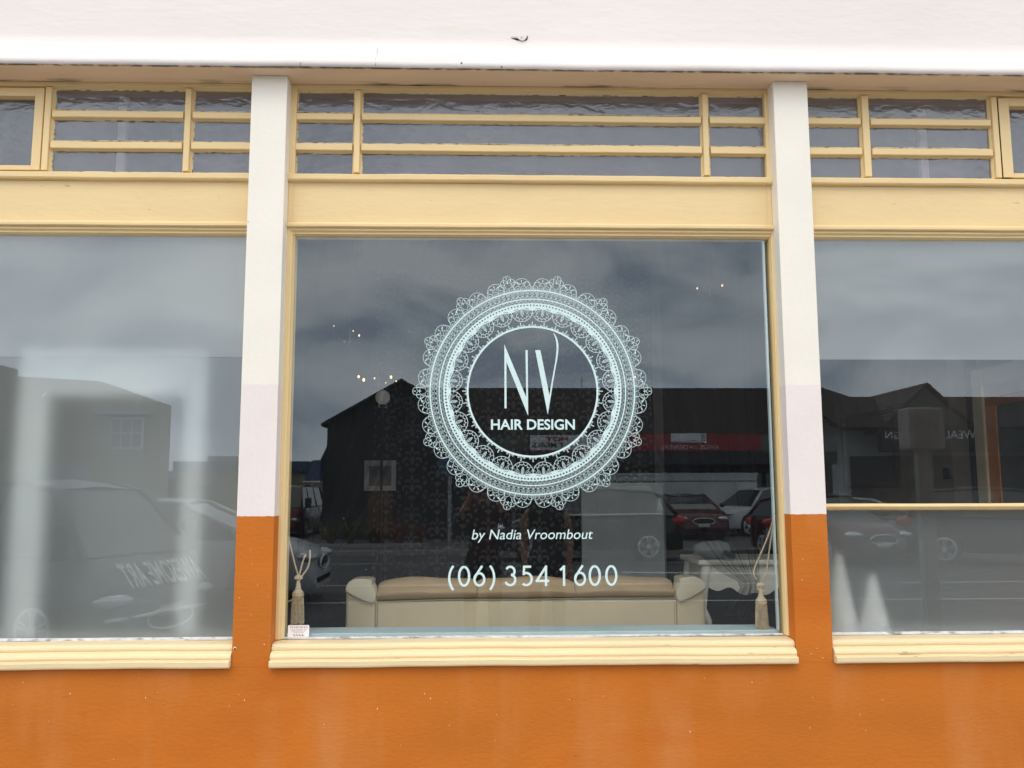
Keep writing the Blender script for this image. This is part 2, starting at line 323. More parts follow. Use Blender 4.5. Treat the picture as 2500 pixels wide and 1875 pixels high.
# ------------------------------------------------------------------ ground and street
g = MB()
def strip(y0, z0, y1, z1, x=60):
    m = MB(); n = 12
    for k in range(n): m.add([(-x+2*x*k/n, y0, z0), (-x+2*x*(k+1)/n, y0, z0), (-x+2*x*(k+1)/n, y1, z1), (-x+2*x*k/n, y1, z1)], [(0, 1, 2, 3)])
    return m
ground = MB(); ground.box(-400, 400, -420, 60, -1.2, -0.3); struct(ground.build('ground', M['asphalt']))
pv = MB(); pv.box(-60, 60, -4.75, -0.002, -0.3, 0.0); pavement = struct(pv.build('pavement', M['paving']))
b = MB()
for k in range(60): b.box(-60+2*k+0.006, -58+2*k-0.006, -4.9, -4.752, -0.3, 0.0)
struct(b.build('kerb', M['kerb'], bevel=0.015))
rd = MB(); rd.prism_x([(-4.902, -0.125), (-4.902, -0.29), (-19.2, -0.29), (-19.2, -0.06), (-12, -0.04)], -60, 60); struct(rd.build('road', M['asphalt']))
cp = MB(); cp.box(-60, 60, -60, -19.4, -0.29, 0.03); struct(cp.build('car_park', mat('worn asphalt', (0.085, 0.09, 0.095), 0.7, 0.12, 2, 0.3, 60)))
b = MB(); b.box(-60, 60, -19.398, -19.202, -0.29, 0.06); struct(b.build('far_kerb', M['kerb']))
def road_z(y): return -0.125+(-0.04+0.125)*(-4.902-y)/(7.098) if y > -12 else -0.04+(-0.02)*(-12-y)/7.2
ml = MB()
def mark(x0, x1, y0, y1):
    ml.add([(x0, y0, road_z(y0)+0.005), (x1, y0, road_z(y0)+0.005), (x1, y1, road_z(y1)+0.005), (x0, y1, road_z(y1)+0.005)], [(0, 1, 2, 3)])
for y in (-16.4, -11.6, -9.4): mark(-40, 40, y-0.05, y+0.05)
ml.add([(1.9, -13.9, road_z(-13.9)+0.006), (6.6, -13.0, road_z(-13.0)+0.006), (6.6, -13.45, road_z(-13.45)+0.006), (1.9, -14.05, road_z(-14.05)+0.006)], [(0, 1, 2, 3)])
struct(ml.build('road_marking', M['line']))

# ------------------------------------------------------------------ the shop building
B = thing('shop_building', 'cream, pink and orange painted shopfront with yellow joinery and three display windows', 'building')
PX = [(-1.055, -0.896), (1.313, 1.471)]
SOF = 3.418
def pier(x0, x1):
    m = MB()
    K = 14; n = K+3
    def ring(z, j): return [(x0+(x1-x0)*k/K, 0, z+(rnd.uniform(-.0013, .0013) if j else 0)) for k in range(K+1)]+[(x1, 0.16, z), (x0, 0.16, z)]
    vs = []
    for z, j in ((0.8345, 0), (1.454, 1), (2.016, 1), (SOF-0.0012, 0)): vs += ring(z, j)
    m.v = vs
    for k in range(3):
        for i in range(n): q = (i+1) % n; m.f.append((n*k+i, n*k+q, n*k+n+q, n*k+n+i)); m.mi.append(k)
    return m.build('pier', [M['orange'], M['pink'], M['cream']], B, bevel=0.003)
for a, b_ in PX: pier(a, b_)
# lower wall flush with the piers
m = MB(); m.box(-9, 9, 0.0, 0.25, -0.2, 0.834); m.build('lower_wall', M['orange'], B)
# outer piers beyond the frame
for x0, x1 in ((-3.42, -3.26), (3.68, 3.84)): pier(x0, x1)
for x0, x1 in ((-9, -3.42), (3.84, 9)):
    m = MB(); m.box(x0, x1, 0.002, 0.25, 0.835, SOF-0.001); m.build('end_wall', M['cream'], B)
# cornice: rounded nose, sloping weathering, then the fascia
prof = [(0.25, 3.4225), (-0.070, 3.4225), (-0.080, 3.4225), (-0.0865, 3.428), (-0.089, 3.438), (-0.087, 3.450), (-0.081, 3.462), (-0.067, 3.484), (-0.048, 3.512), (-0.032, 3.540), (-0.022, 3.566), (-0.018, 3.60), (-0.018, 4.6), (0.25, 4.6)]
m = MB(); m.prism_x(prof, -9, 9, 240, 0.0011); co = m.build('cornice', M['fascia'], B, smooth=True)
md = co.modifiers.new('edge', 'EDGE_SPLIT'); md.split_angle = R(40)
m = MB(); m.box(-9, 9, -0.082, 0.09, SOF, SOF+0.002)
m.v = []; m.f = []; m.mi = []
nx = 300
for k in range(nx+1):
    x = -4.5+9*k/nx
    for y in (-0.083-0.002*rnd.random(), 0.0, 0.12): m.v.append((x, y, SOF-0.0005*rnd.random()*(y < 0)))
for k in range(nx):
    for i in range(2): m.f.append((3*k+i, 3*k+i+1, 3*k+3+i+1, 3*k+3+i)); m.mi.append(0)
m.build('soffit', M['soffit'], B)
# flaked paint, a screw and hairline cracks on the fascia
m = MB()
def on_face(px, pz): return (px, -0.0195, pz)
hole = [(0.112,3.604),(0.130,3.594),(0.142,3.588),(0.152,3.580),(0.160,3.575),(0.170,3.579),(0.180,3.587),(0.187,3.597),(0.189,3.609),(0.183,3.617),(0.176,3.606),(0.166,3.596),(0.152,3.592),(0.140,3.600)]
m.prism_y(hole, -0.0192, -0.0175)
m.prism_y([(0.158,3.577),(0.161,3.568),(0.164,3.577)], -0.0192, -0.0175)
m.build('flaked_hole', M['black_gap'], B)
m = MB(); flake = [(0.108,3.606),(0.125,3.604),(0.140,3.601),(0.150,3.592),(0.160,3.586),(0.172,3.588),(0.181,3.597),(0.185,3.610),(0.178,3.617),(0.160,3.611),(0.140,3.612)]
m.prism_y(flake, -0.027, -0.024); m.build('paint_flake', M['fascia'], B, bevel=0.001)
m = MB(); m.lathe([(0.004, 0), (0.0042, 0.003), (0.002, 0.0035)], (0.160, -0.0315, 3.603), 'y', 12); m.build('screw', M['putty_clean'], B)
def crack(pts, w):
    m = MB(); 
    for a, b_ in zip(pts, pts[1:]): m.tube([a, b_], w, 4)
    return m.build('crack', M['crack'], B)
crack([(-0.822, -0.0885, 3.425), (-0.820, -0.0885, 3.437), (-0.8225, -0.0835, 3.458)], 0.0011)
crack([(-0.492, -0.0875, 3.427), (-0.489, -0.089, 3.438), (-0.491, -0.0835, 3.459), (-0.487, -0.0545, 3.504), (-0.491, -0.033, 3.540)], 0.0008)
crack([(0.585, -0.0885, 3.432), (0.586, -0.0835, 3.458)], 0.0006)
m = MB(); m.ball((-0.11, -0.089, 3.443), (0.0045, 0.002, 0.0045), 10); m.build('nail_stain', M['crack'], B)
m = MB(); m.ball((0.068, -0.087, 3.429), (0.004, 0.002, 0.003), 10); m.ball((-0.17, -0.084, 3.458), (0.0015, 0.001, 0.0015), 8); m.build('paint_chip', M['black_gap'], B)
# small chips in the orange render and the chipped hole beside the left sill
m = MB()
for k in range(46):
    x = rnd.uniform(-1.95, 2.3); z = rnd.uniform(0.42, 0.80) if k < 34 else rnd.uniform(0.84, 1.4)
    if k >= 34: x = rnd.choice([rnd.uniform(-1.04, -0.91), rnd.uniform(1.33, 1.46)])
    s = rnd.uniform(0.0010, 0.0024); m.ball((x, -0.0002, z), (s, 0.0012, s*rnd.uniform(0.8, 2.2)), 6)
m.build('render_chip', M['chip'], B, kind='stuff')
m = MB()
for k in range(260):
    x = rnd.uniform(-1.95, 2.3); z = rnd.uniform(0.42, 0.82); s = rnd.uniform(0.0012, 0.0034)
    m.ball((x, 0.0, z), (s*rnd.uniform(1, 2.2), 0.0012, s), 6)
m.build('render_grit', M['orange'], B, kind='stuff')
m = MB(); m.lathe([(0.0075, 0), (0.0045, 0.0005)], (-1.043, -0.0012, 0.910), 'y', 10); m.build('chip_rim', M['chip'], B)
m = MB(); m.lathe([(0.0045, 0), (0.004, 0.0005)], (-1.042, -0.0018, 0.908), 'y', 10); m.build('chip_hole', M['black_gap'], B)
m = MB(); m.lathe([(0.004, 0), (0.0038, 0.0005)], (-1.049, -0.0012, 2.738), 'y', 10); m.build('nail_hole', M['chip'], B)

GY = 0.11
ROWS = [(2.998, 3.099), (3.146, 3.246), (3.292, 3.391)]
BAR = [(0.125, 0), (0.088, 0), (0.083, 0.004)]     # glazing bar outline helper
def hbar(parent, x0, x1, z0, z1, yf=0.080):
    """horizontal glazing bar: rounded face, chamfer into the rebate"""
    m = MB(); m.prism_x([(0.118, z0-0.001), (0.100, z0-0.0005), (0.097, z0+0.002), (0.084, z0+0.003), (yf, z0+0.0065), (yf, z1-0.014), (yf+0.003, z1-0.011), (0.100, z1-0.004), (0.104, z1-0.001), (0.118, z1)], x0, x1, max(4, int((x1-x0)*26)), 0.0005)
    return m.build('glazing_bar', M['yellow'], parent, bevel=0.001)
def vbar(parent, x0, x1, z0, z1, yf=0.0785, name='mullion', mat_='yellow_v'):
    m = MB(); m.prism_z([(x0-0.001, 0.119), (x0-0.001, 0.104), (x0+0.006, 0.093), (x0+0.007, yf+0.003), (x0+0.009, yf), (x1-0.009, yf), (x1-0.007, yf+0.003), (x1-0.006, 0.093), (x1+0.001, 0.104), (x1+0.001, 0.119)], z0, z1)
    return m.build(name, M[mat_], parent, bevel=0.001)
def pane(parent, x0, x1, z0, z1, m, y=GY, name='pane', t=0.005):
    """a real pane: reflecting front face; edges and back see-through"""
    b = MB(); b.box(x0, x1, y, y+t, z0, z1)
    b.mi = [1, 1, 0, 1, 1, 1]
    return b.build(name, [m, M['clear']], parent, smooth='keep')
M['clear'] = bpy.data.materials.new('pane edge'); M['clear'].use_nodes = True
_t = M['clear'].node_tree; _t.nodes.clear(); _o = _t.nodes.new('ShaderNodeOutputMaterial'); _x = _t.nodes.new('ShaderNodeBsdfTransparent'); _x.inputs[0].default_value = (0.985, 0.995, 0.99, 1); _t.links.new(_x.outputs[0], _o.inputs[0])

def window_frame(x0, x1, label, stileL, stileR, mulls, cas=None):
    """one bay between two piers"""
    f = MB()
    f.box(x0+0.0, x0+stileL, 0.080, 0.150, 2.983, 3.4165); f.box(x1-stileR, x1, 0.080, 0.150, 2.983, 3.4165)
    f.prism_x([(0.15, 3.391), (0.104, 3.391), (0.09, 3.397), (0.080, 3.399), (0.080, 3.4165), (0.15, 3.4165)], x0+stileL, x1-stileR, 60, 0.0004)
    fr = f.build('shop_window', M['yellow'], B, bevel=0.0012, label=label)
    # transom rail (ledge) with shadowed underside
    m = MB(); m.prism_x([(0.15, 2.998), (0.104, 2.998), (0.090, 2.992), (0.060, 2.984), (0.056, 2.980), (0.056, 2.960), (0.060, 2.954), (0.083, 2.951), (0.15, 2.951)], x0+0.001, x1-0.001, 90, 0.0007); m.build('transom_rail', M['yellow'], fr)
    m = MB(); m.box(x0+0.001, x1-0.001, 0.083, 0.150, 2.7625, 2.9505); m.build('frieze_panel', M['yellow'], fr)
    m = MB(); m.box(x0+0.001, x0+0.021, 0.0795, 0.0828, 2.763, 2.950); m.box(x1-0.021, x1-0.001, 0.0795, 0.0828, 2.763, 2.950); m.build('frieze_edge', M['yellow_v'], fr, bevel=0.001)
    m = MB(); m.prism_x([(0.15, 2.762), (0.072, 2.762), (0.064, 2.757), (0.062, 2.752), (0.062, 2.742), (0.066, 2.738), (0.076, 2.7365), (0.15, 2.7365)], x0+0.001, x1-0.001, 90, 0.0006); m.build('drip_mould', M['yellow'], fr)
    m = MB(); m.prism_x([(0.15, 2.736), (0.078, 2.736), (0.0775, 2.7255), (0.085, 2.723), (0.089, 2.719), (0.0885, 2.712), (0.096, 2.709), (0.104, 2.7045), (0.15, 2.7045)], x0+0.002, x1-0.002, 60, 0.0003); m.build('head_mould', M['yellow'], fr)
    # sill: putty line, ogee and slab
    m = MB(); m.prism_x([(0.16, 0.918), (0.16, 0.836), (-0.001, 0.8355), (-0.026, 0.834), (-0.031, 0.837), (-0.033, 0.843), (-0.033, 0.8605), (-0.030, 0.8635), (-0.013, 0.8650), (-0.0115, 0.8672), (-0.0150, 0.8700), (-0.0160, 0.8760), (-0.0135, 0.8830), (-0.0070, 0.8895), (0.0040, 0.8945), (0.0125, 0.8965), (0.0130, 0.8990), (0.0100, 0.9015), (0.0095, 0.9090), (0.0120, 0.9170), (0.0180, 0.9225), (0.030, 0.9260), (0.104, 0.930), (0.16, 0.930)], x0+0.0015, x1-0.0015, 160, 0.0011)
    so = m.build('sill', M['sillpaint'], fr)
    so.modifiers.new('e', 'BEVEL').width = 0.0015
    m = MB(); m.prism_x([(0.1095, 0.931), (0.094, 0.931), (0.1095, 0.9375 if label.startswith('middle') else 0.941)], x0+0.02, x1-0.02, 200, 0.0008); m.build('putty_line', M['putty'], fr)
    # upright stiles beside the big pane
    for sx, w, sg in ((x0, stileL, 1), (x1, stileR, -1)):
        w = 0.034 if w > 0.02 else 0.014
        q = [(sx, 0.15), (sx, 0.078), (sx+sg*w*0.42, 0.078), (sx+sg*w*0.44, 0.083), (sx+sg*w*0.72, 0.084), (sx+sg*w*0.76, 0.090), (sx+sg*w*0.97, 0.104), (sx+sg*w, 0.15)]
        m = MB(); m.prism_z(q, 0.9315, 2.7355); m.build('stile', M['yellow_v'], fr, bevel=0.001)
    xs = [x0+stileL]+[c for a in mulls for c in a]+[x1-stileR]
    for a, b_ in mulls: vbar(fr, a, b_, 2.999, 3.3905)
    for a, b_ in zip(xs[::2], xs[1::2]):
        if cas and cas[0]-0.01 <= a <= cas[1]: 
            continue
        hbar(fr, a+0.0005, b_-0.0005, 3.099, 3.146); hbar(fr, a+0.0005, b_-0.0005, 3.246, 3.292)
        for z0, z1 in ROWS: pane(fr, a+0.0005, b_-0.0005, z0-0.003, z1+0.003, M['obscure'], 0.108, 'transom_pane')
        m = MB()
        for z0, z1 in ROWS: m.prism_x([(0.1078, z0-0.001), (0.1035, z0-0.001), (0.1078, z0+0.0042)], a+0.001, b_-0.001, 60, 0.0011); m.prism_x([(0.1078, z1+0.001), (0.1045, z1+0.001), (0.1078, z1-0.0025)], a+0.001, b_-0.001, 40, 0.0009); m.prism_z([(a+0.0005, 0.1045), (a+0.0005, 0.1078), (a+0.004, 0.1078)], z0+0.003, z1-0.003)
        m.build('old_putty', M['old_putty'], fr, kind='stuff')
    return fr, xs

MID, xm = window_frame(-0.896, 1.313, 'middle window with lace ring lettering on one clear pane', 0.027, 0.017, [(-0.612, -0.571), (0.997, 1.038)])
pane(MID, -0.866, 1.286, 0.925, 2.712, M['glass'], GY, 'window_pane')
LFT, xl = window_frame(-3.26, -1.055, 'left window with frosted glass', 0.014, 0.012, [(-2.72, -2.68), (-1.383, -1.341)], None) if False else window_frame(-3.26, -1.055, 'left window with frosted glass', 0.014, 0.012, [(-2.014, -1.972), (-1.383, -1.341)], (-3.3, -2.9))
pane(LFT, -3.245, -1.068, 0.925, 2.712, M['glass_l'], GY, 'window_pane')
RGT, xr = window_frame(1.471, 3.68, 'right window, frosted above and below a clear band with a cream rail', 0.012, 0.014, [(1.748, 1.795), (2.366, 2.408)], (2.40, 2.5))
pane(RGT, 1.484, 3.665, 1.496, 2.712, M['glass_l'], GY, 'window_pane'); pane(RGT, 1.484, 3.665, 0.925, 1.468, M['glass_l'], GY, 'window_pane')
m = MB(); m.prism_x([(0.15, 1.4965), (0.07, 1.4965), (0.062, 1.492), (0.060, 1.486), (0.062, 1.481), (0.070, 1.478), (0.072, 1.474), (0.085, 1.472), (0.095, 1.4675), (0.15, 1.4675)], 1.486, 3.664, 60, 0.0004); m.build('window_rail', M['yellow'], RGT)
# side opening casements at the outer ends of the top lights
for X0, X1, P in ((-3.245, -2.0145, LFT), (2.4085, 3.665, RGT)):
    m = MB()
    for a in ((X0, X0+0.05), (X1-0.040 if P is LFT else X1-0.05, X1)): m.box(a[0], a[1], 0.083, 0.14, 3.0, 3.389)
    if P is RGT: m.box(X0, X0+0.043, 0.0825, 0.14, 3.0, 3.389)
    m.box(X0+0.05, X1-0.04, 0.084, 0.14, 3.0, 3.022); m.box(X0+0.05, X1-0.04, 0.084, 0.14, 3.350, 3.389)
    m.build('casement', M['yellow'], P, bevel=0.002)
    pane(P, X0+0.04, X1-0.035, 3.01, 3.36, M['obscure'], 0.125, 'transom_pane')
# frosted films stuck behind the panes
def film(parent, x0, x1, z0, z1, m, y=0.121):
    b = MB(); b.box(x0, x1, y, y+0.002, z0, z1); return b.build('frosted_film', m, parent)
film(LFT, -3.24, -1.07, 2.153, 2.70, M['film_hi']); film(LFT, -3.24, -1.07, 0.93, 2.151, M['film_lo'])
film(RGT, 1.487, 3.66, 2.147, 2.70, M['film_hi']); film(RGT, 1.487, 3.66, 0.93, 1.466, M['film_lo'])
# inner sills
for X0, X1, P, mm in ((-3.25, -1.06, LFT, 'white'), (-0.863, 1.283, MID, 'inner_sill'), (1.48, 3.67, RGT, 'white')):
    bx('inner_sill', X0, X1, 0.126, 0.30, 0.90, 0.949 if mm == 'inner_sill' else 0.931, M[mm], P, 0.003)
m = MB(); m.prism_x([(0.121, 0.9305), (0.155, 0.9505), (0.121, 0.9505)], 0.0, 0.001); 
bx('rebate_strip', 1.2745, 1.2835, 0.117, 0.135, 0.95, 2.70, M['inner_sill'], MID)
# pale batten behind the side top lights
bx('batten', -1.725, -1.688, 0.20, 0.23, 2.95, 3.40, M['white'], LFT); bx('batten', 2.085, 2.12, 0.20, 0.23, 2.95, 3.40, M['white'], RGT)

# ------------------------------------------------------------------ interior shell
FZ = 0.30
def wall(name, x0, x1, y0, y1, z0, z1, m, label=None): return bx(name, x0, x1, y0, y1, z0, z1, M[m], B, label=label)
wall('interior_floor', -3.4, 6.2, 0.252, 6.0, 0.1, FZ, 'room_floor')
wall('interior_ceiling', -3.4, 6.2, 0.252, 6.0, 3.425, 3.6, 'room')
wall('upstand', -3.4, 3.9, 0.2502, 0.30, 0.3, 0.899, 'room')
DW = wall('wallpaper_wall', -3.4, 1.42, 3.6, 3.8, FZ, 3.42, 'dark_wall', 'dark wall papered with a grey damask print')
wall('interior_wall', 1.42, 5.0, 5.3, 5.45, FZ, 3.42, 'dark_wall'); wall('interior_wall', 1.42, 1.5, 3.6, 5.3, FZ, 3.42, 'room')
wall('interior_wall', -1.06, -1.0, 0.302, 0.55, FZ, 3.42, 'room'); wall('interior_wall', -1.60, -1.0, 0.5505, 0.60, FZ, 3.42, 'room'); wall('interior_wall', -1.60, -1.54, 0.6005, 3.599, FZ, 3.42, 'dark_wall'); wall('interior_wall', -3.5, -3.4, 0.1, 3.8, FZ, 3.42, 'room')
wall('side_wall', 3.66, 3.8, 3.03, 5.3, FZ, 3.42, 'taupe', 'taupe side wall carrying a mirror')
wall('side_wall', 3.66, 3.8, 0.26, 2.61, 2.44, 3.42, 'taupe'); wall('interior_wall', 5.0, 5.1, 0.1, 5.45, FZ, 3.42, 'dark_wall')
wall('lintel', 3.66, 3.8, 2.61, 3.03, 2.7, 3.42, 'taupe')
# damask print, mirrored leaf motif repeated in a half-drop
mo = MB()
def motif(cx, cz, s):
    def P(pts):
        mo.flat([(cx+x*s, cz+z*s) for x, z in pts], 3.5985); mo.flat([(cx-x*s, cz+z*s) for x, z in reversed(pts)], 3.5985)
    P([(0, .48), (.05, .40), (.06, .30), (.02, .24), (0, .26)])
    P([(.03, .22), (.12, .30), (.22, .30), (.28, .22), (.24, .16), (.20, .22), (.13, .22), (.07, .14)])
    P([(.0, .16), (.07, .08), (.10, -.04), (.06, -.14), (0, -.20)])
    P([(.12, .06), (.24, .10), (.34, .04), (.36, -.08), (.28, -.14), (.30, -.04), (.22, .01), (.13, -.02)])
    P([(.08, -.20), (.20, -.12), (.26, -.20), (.20, -.30), (.16, -.22)])
    P([(0, -.28), (.05, -.34), (.10, -.30), (.14, -.38), (.06, -.44), (0, -.50)])
    P([(.36, .36), (.42, .44), (.48, .38), (.44, .30)]); P([(.38, -.30), (.46, -.22), (.49, -.36), (.42, -.42)])
    P([(.40, .18), (.47, .24), (.50, .12), (.44, .08)])
for i in range(-4, 7):
    for j in range(0, 14):
        motif(0.02+i*0.212, 0.55+j*0.232+(0.116 if i % 2 else 0), 0.225)
mo.build('damask_print', M['motif'], DW, kind='stuff')
mp_ = thing('white_partition', 'low white partition standing in front of the damask wall', 'partition', (1.09, 3.3, FZ))
bx('panel', -0.33, 0.33, -0.03, 0.03, 0, 1.30, M['white_wall'], mp_, 0.004); bx('cap', -0.335, 0.335, -0.034, 0.034, 1.3005, 1.32, M['white_wall'], mp_, 0.003)
# mirror on the side wall
mr = thing('wall_mirror', 'mirror in a dark brown frame on the taupe wall in the right window', 'mirror', (3.655, 4.5, 1.94))
m = MB(); m.box(-0.03, 0, -0.60, -0.54, -0.36, 0.36); m.box(-0.03, 0, 0.54, 0.60, -0.36, 0.36); m.box(-0.03, 0, -0.54, 0.54, -0.36, -0.31); m.box(-0.03, 0, -0.54, 0.54, 0.31, 0.36); m.build('frame', M['brown'], mr)
bx('glass', -0.012, -0.002, -0.54, 0.54, -0.31, 0.31, M['mirror'], mr)
# pale ledge and picture seen in that corner
ib = thing('black_switch_box', 'small black box fixed near the edge of the taupe wall', 'switch box', (3.655, 3.10, 1.69)); bx('cover', -0.02, 0, -0.045, 0.045, -0.045, 0.045, M['black'], ib, 0.006)
# painted inner screen: cream post, pink and orange surround, grey opening
sc = thing('painted_screen', 'cream framed orange and pink screen at the right end of the right window', 'screen', (3.64, 0, 0))
bx('post', -0.03, 0.03, 2.48, 2.61, FZ, 2.44, mat('cream post paint', (.93, .82, .58), .6), sc, 0.006); bx('head', -0.028, 0.028, 0.32, 2.479, 2.31, 2.44, M['cream'], sc, 0.006)  # post colour raised to make up for missing window light
bx('pink_band', -0.01, 0.01, 0.32, 2.4795, 2.225, 2.309, M['pink'], sc); bx('orange_band', -0.01, 0.01, 0.32, 2.4795, 2.16, 2.2245, M['orange'], sc); bx('orange_strip', -0.012, 0.012, 2.35, 2.479, FZ, 2.159, mat('light-lifted orange paint', (.85, .28, .05), .6), sc)  # strip is the shop orange, brightened in place of light; bands keep it plain
bx('orange_base', -0.012, 0.012, 0.32, 2.3495, FZ, 1.0, M['orange'], sc); pane_g = bx('pane', -0.003, 0.003, 0.33, 2.3495, 1.0005, 2.1595, mat('grey pane', (0.10, 0.12, 0.12), 0.08, spec=0.8), sc)

# ------------------------------------------------------------------ things inside
# sofa with its back to the window
so = thing('sofa', 'cream and tan sofa standing with its back to the middle window', 'sofa', (0.2, 0.62, FZ))
def rounded(name, x0, x1, y0, y1, z0, z1, m, par, bev, seg=5): return bx(name, x0, x1, y0, y1, z0, z1, M[m], par, bev, seg, smooth=True)
# back panel
m = MB(); nx = 40
vs = []; fs = []
rows = [(0, 0.0), (0.3, -0.004), (0.55, -0.008), (0.70, -0.008)]
def seam_z(x): return 0.728-0.012*(1-abs(x)/0.72)+0.012*math.sin((x+0.75)*2.0)-0.020*max(0, -x-0.35)
for k in range(nx+1):
    x = -0.735+1.47*k/nx
    for q, (z, dy) in enumerate(rows): vs.append((x, dy+0.002*math.sin(x*23), z if q < 3 else seam_z(x)))
    vs.append((x, 0.10, seam_z(x))); vs.append((x, 0.10, 0))
for k in range(nx):
    for i in range(6): j = (i+1) % 6; fs.append((6*k+i, 6*k+j, 6*k+6+j, 6*k+6+i))
fs.append(tuple(range(6))); fs.append(tuple(6*nx+i for i in range(6)))
m.add(vs, fs); m.build('back_panel', M['sofa_pale'], so, smooth=True).modifiers.new('e', 'EDGE_SPLIT').split_angle = R(50)
m = MB(); m.tube([(-0.735+1.47*k/nx, -0.0105+0.002*math.sin((-0.735+1.47*k/nx)*23), seam_z(-0.735+1.47*k/nx)) for k in range(nx+1)], 0.0042, 6); m.build('seam', M['seam'], so)
# tan back cushions, three across, bulging over the panel
cz = [(-0.735, -0.245), (-0.243, 0.243), (0.245, 0.735)]
for ci, (a, b_) in enumerate(cz):
    m = MB(); vs = []; fs = []; n1_, n2_ = 18, 14
    for i in range(n1_+1):
        x = a+(b_-a)*i/n1_; e_ = min(1, min(i, n1_-i)/1.6); ed = math.sqrt(max(0, 1-(1-e_)**2)) 
        zt = 0.815+0.014*math.sin(PI*(i/n1_))*ed+0.004*math.sin(x*19)-0.012*(1-ed)
        zb = seam_z(x)+0.003
        for j in range(n2_):
            t = j/(n2_-1); an = PI*t
            y = 0.06-(0.070-0.006*(1-ed))*math.sin(an)**0.6 if t < 0.5 else 0.06+0.06*(1-math.sin(an))
            z = zb+(zt-zb)*(1-math.cos(an))/2 if t < 0.5 else zb+(zt-zb)*(1-math.cos(an))/2
            vs.append((x, y, z))
    for i in range(n1_):
        for j in range(n2_-1): fs.append((i*n2_+j, (i+1)*n2_+j, (i+1)*n2_+j+1, i*n2_+j+1))
    m.add(vs, fs); o = m.build('back_cushion', M['sofa_tan'], so, smooth=True)
# arms with padded caps
for sg in (-1, 1):
    x0, x1 = sorted((sg*0.735, sg*0.885))
    q = []
    for k in range(13): an = PI*k/12; q.append(((x0+x1)/2-sg*0.0-0.075*math.cos(an), 0.755+0.075*math.sin(an)*(1.0)))
    m = MB(); m.prism_y([(x0, 0.0)]+[(p[0], p[1]) for p in q]+[(x1, 0.0)], -0.005, 0.10); m.box(x0+0.01, x1-0.01, 0.1005, 0.85, 0, 0.60); m.build('arm', M['sofa_pale'], so, smooth=True, bevel=0.02, seg=4).modifiers.new('e', 'EDGE_SPLIT').split_angle = R(40)
    xc = (x0+x1)/2; cap_o = [(-.074, .026), (-.071, .046), (-.060, .066), (-.042, .078), (-.015, .082), (.025, .081), (.048, .078), (.056, .070), (.054, .052), (.060, .034), (.071, .018), (.073, -.006), (.068, -.026), (.058, -.034), (.030, -.028), (0, -.016), (-.030, -.001), (-.055, .014)]
    cap = [(xc-sg*px_, 0.752+pz_) for px_, pz_ in cap_o]; low = cap[12:]+cap[:1]; cap = cap if sg < 0 else cap[::-1]
    m = MB(); m.prism_y(cap, -0.020, 0.125); o = m.build('arm_cap', M['sofa_arm'], so, smooth=True, bevel=0.014, seg=4); o.modifiers.new('e', 'EDGE_SPLIT').split_angle = R(60)
    m = MB(); m.tube([(p[0], -0.0225, p[1]-0.001) for p in low], 0.0024, 6); m.tube([(xc-sg*0.083, -0.009, 0.715-0.71*k/6) for k in range(7)], 0.0014, 5); m.build('arm_seam', M['seam'], so)
rounded('seat', -0.73, 0.73, 0.12, 0.85, 0.18, 0.44, 'sofa_tan', so, 0.05); 
for sx in (-0.78, 0.78):
    for yy in (0.05, 0.78): m = MB(); m.lathe([(0.02, -0.001), (0.028, 0.06)], (sx, yy, 0), 'z', 12); m.build('leg', M['brown'], so)

# curtains and tiebacks
def curtain(tie_x, top_x0, top_x1, tie_z, label, sg):
    m = MB(); nu, nv = 150, 60; vs = []; fs = []
    zt = 2.86; zb = 0.99
    for v in range(nv+1):
        z = zt+(zb-zt)*v/nv
        for u in range(nu+1):
            q = u/nu; xt = top_x0+(top_x1-top_x0)*q
            xg = tie_x+sg*(q-0.5)*0.07
            if z > tie_z:
                t = (z-tie_z)/(zt-tie_z); w = t**0.62 if q < 2 else t
                w = t**(0.60+0.3*q); x = xg+(xt-xg)*w; amp = 0.005+0.037*t
            else:
                t = (tie_z-z)/(tie_z-zb); x = xg+sg*(-(q-0.5)*0.0)+(-sg)*(1-q)*0.10*t; amp = 0.006+0.01*t
            y = 0.27+1.5*amp*math.sin(q*2*PI*5.5+0.9*math.sin(z*1.3+sg))+0.5*amp*math.sin(q*2*PI*9+1.5*z)
            vs.append((x, y, z))
    for v in range(nv):
        for u in range(nu): a = v*(nu+1)+u; fs.append((a, a+1, a+nu+2, a+nu+1))
    m.add(vs, fs); o = m.build('curtain', M['sheer' if sg > 0 else 'sheer_l'], smooth=True); tag(o, label, 'curtain', 'black sheer curtains in the middle window'); return o
curtain(-0.815, 0.12, -0.86, 1.17, 'black sheer curtain tied back at the left side of the middle window', -1)
curtain(1.215, 0.22, 1.27, 1.14, 'black sheer curtain tied back at the right side of the middle window', 1)
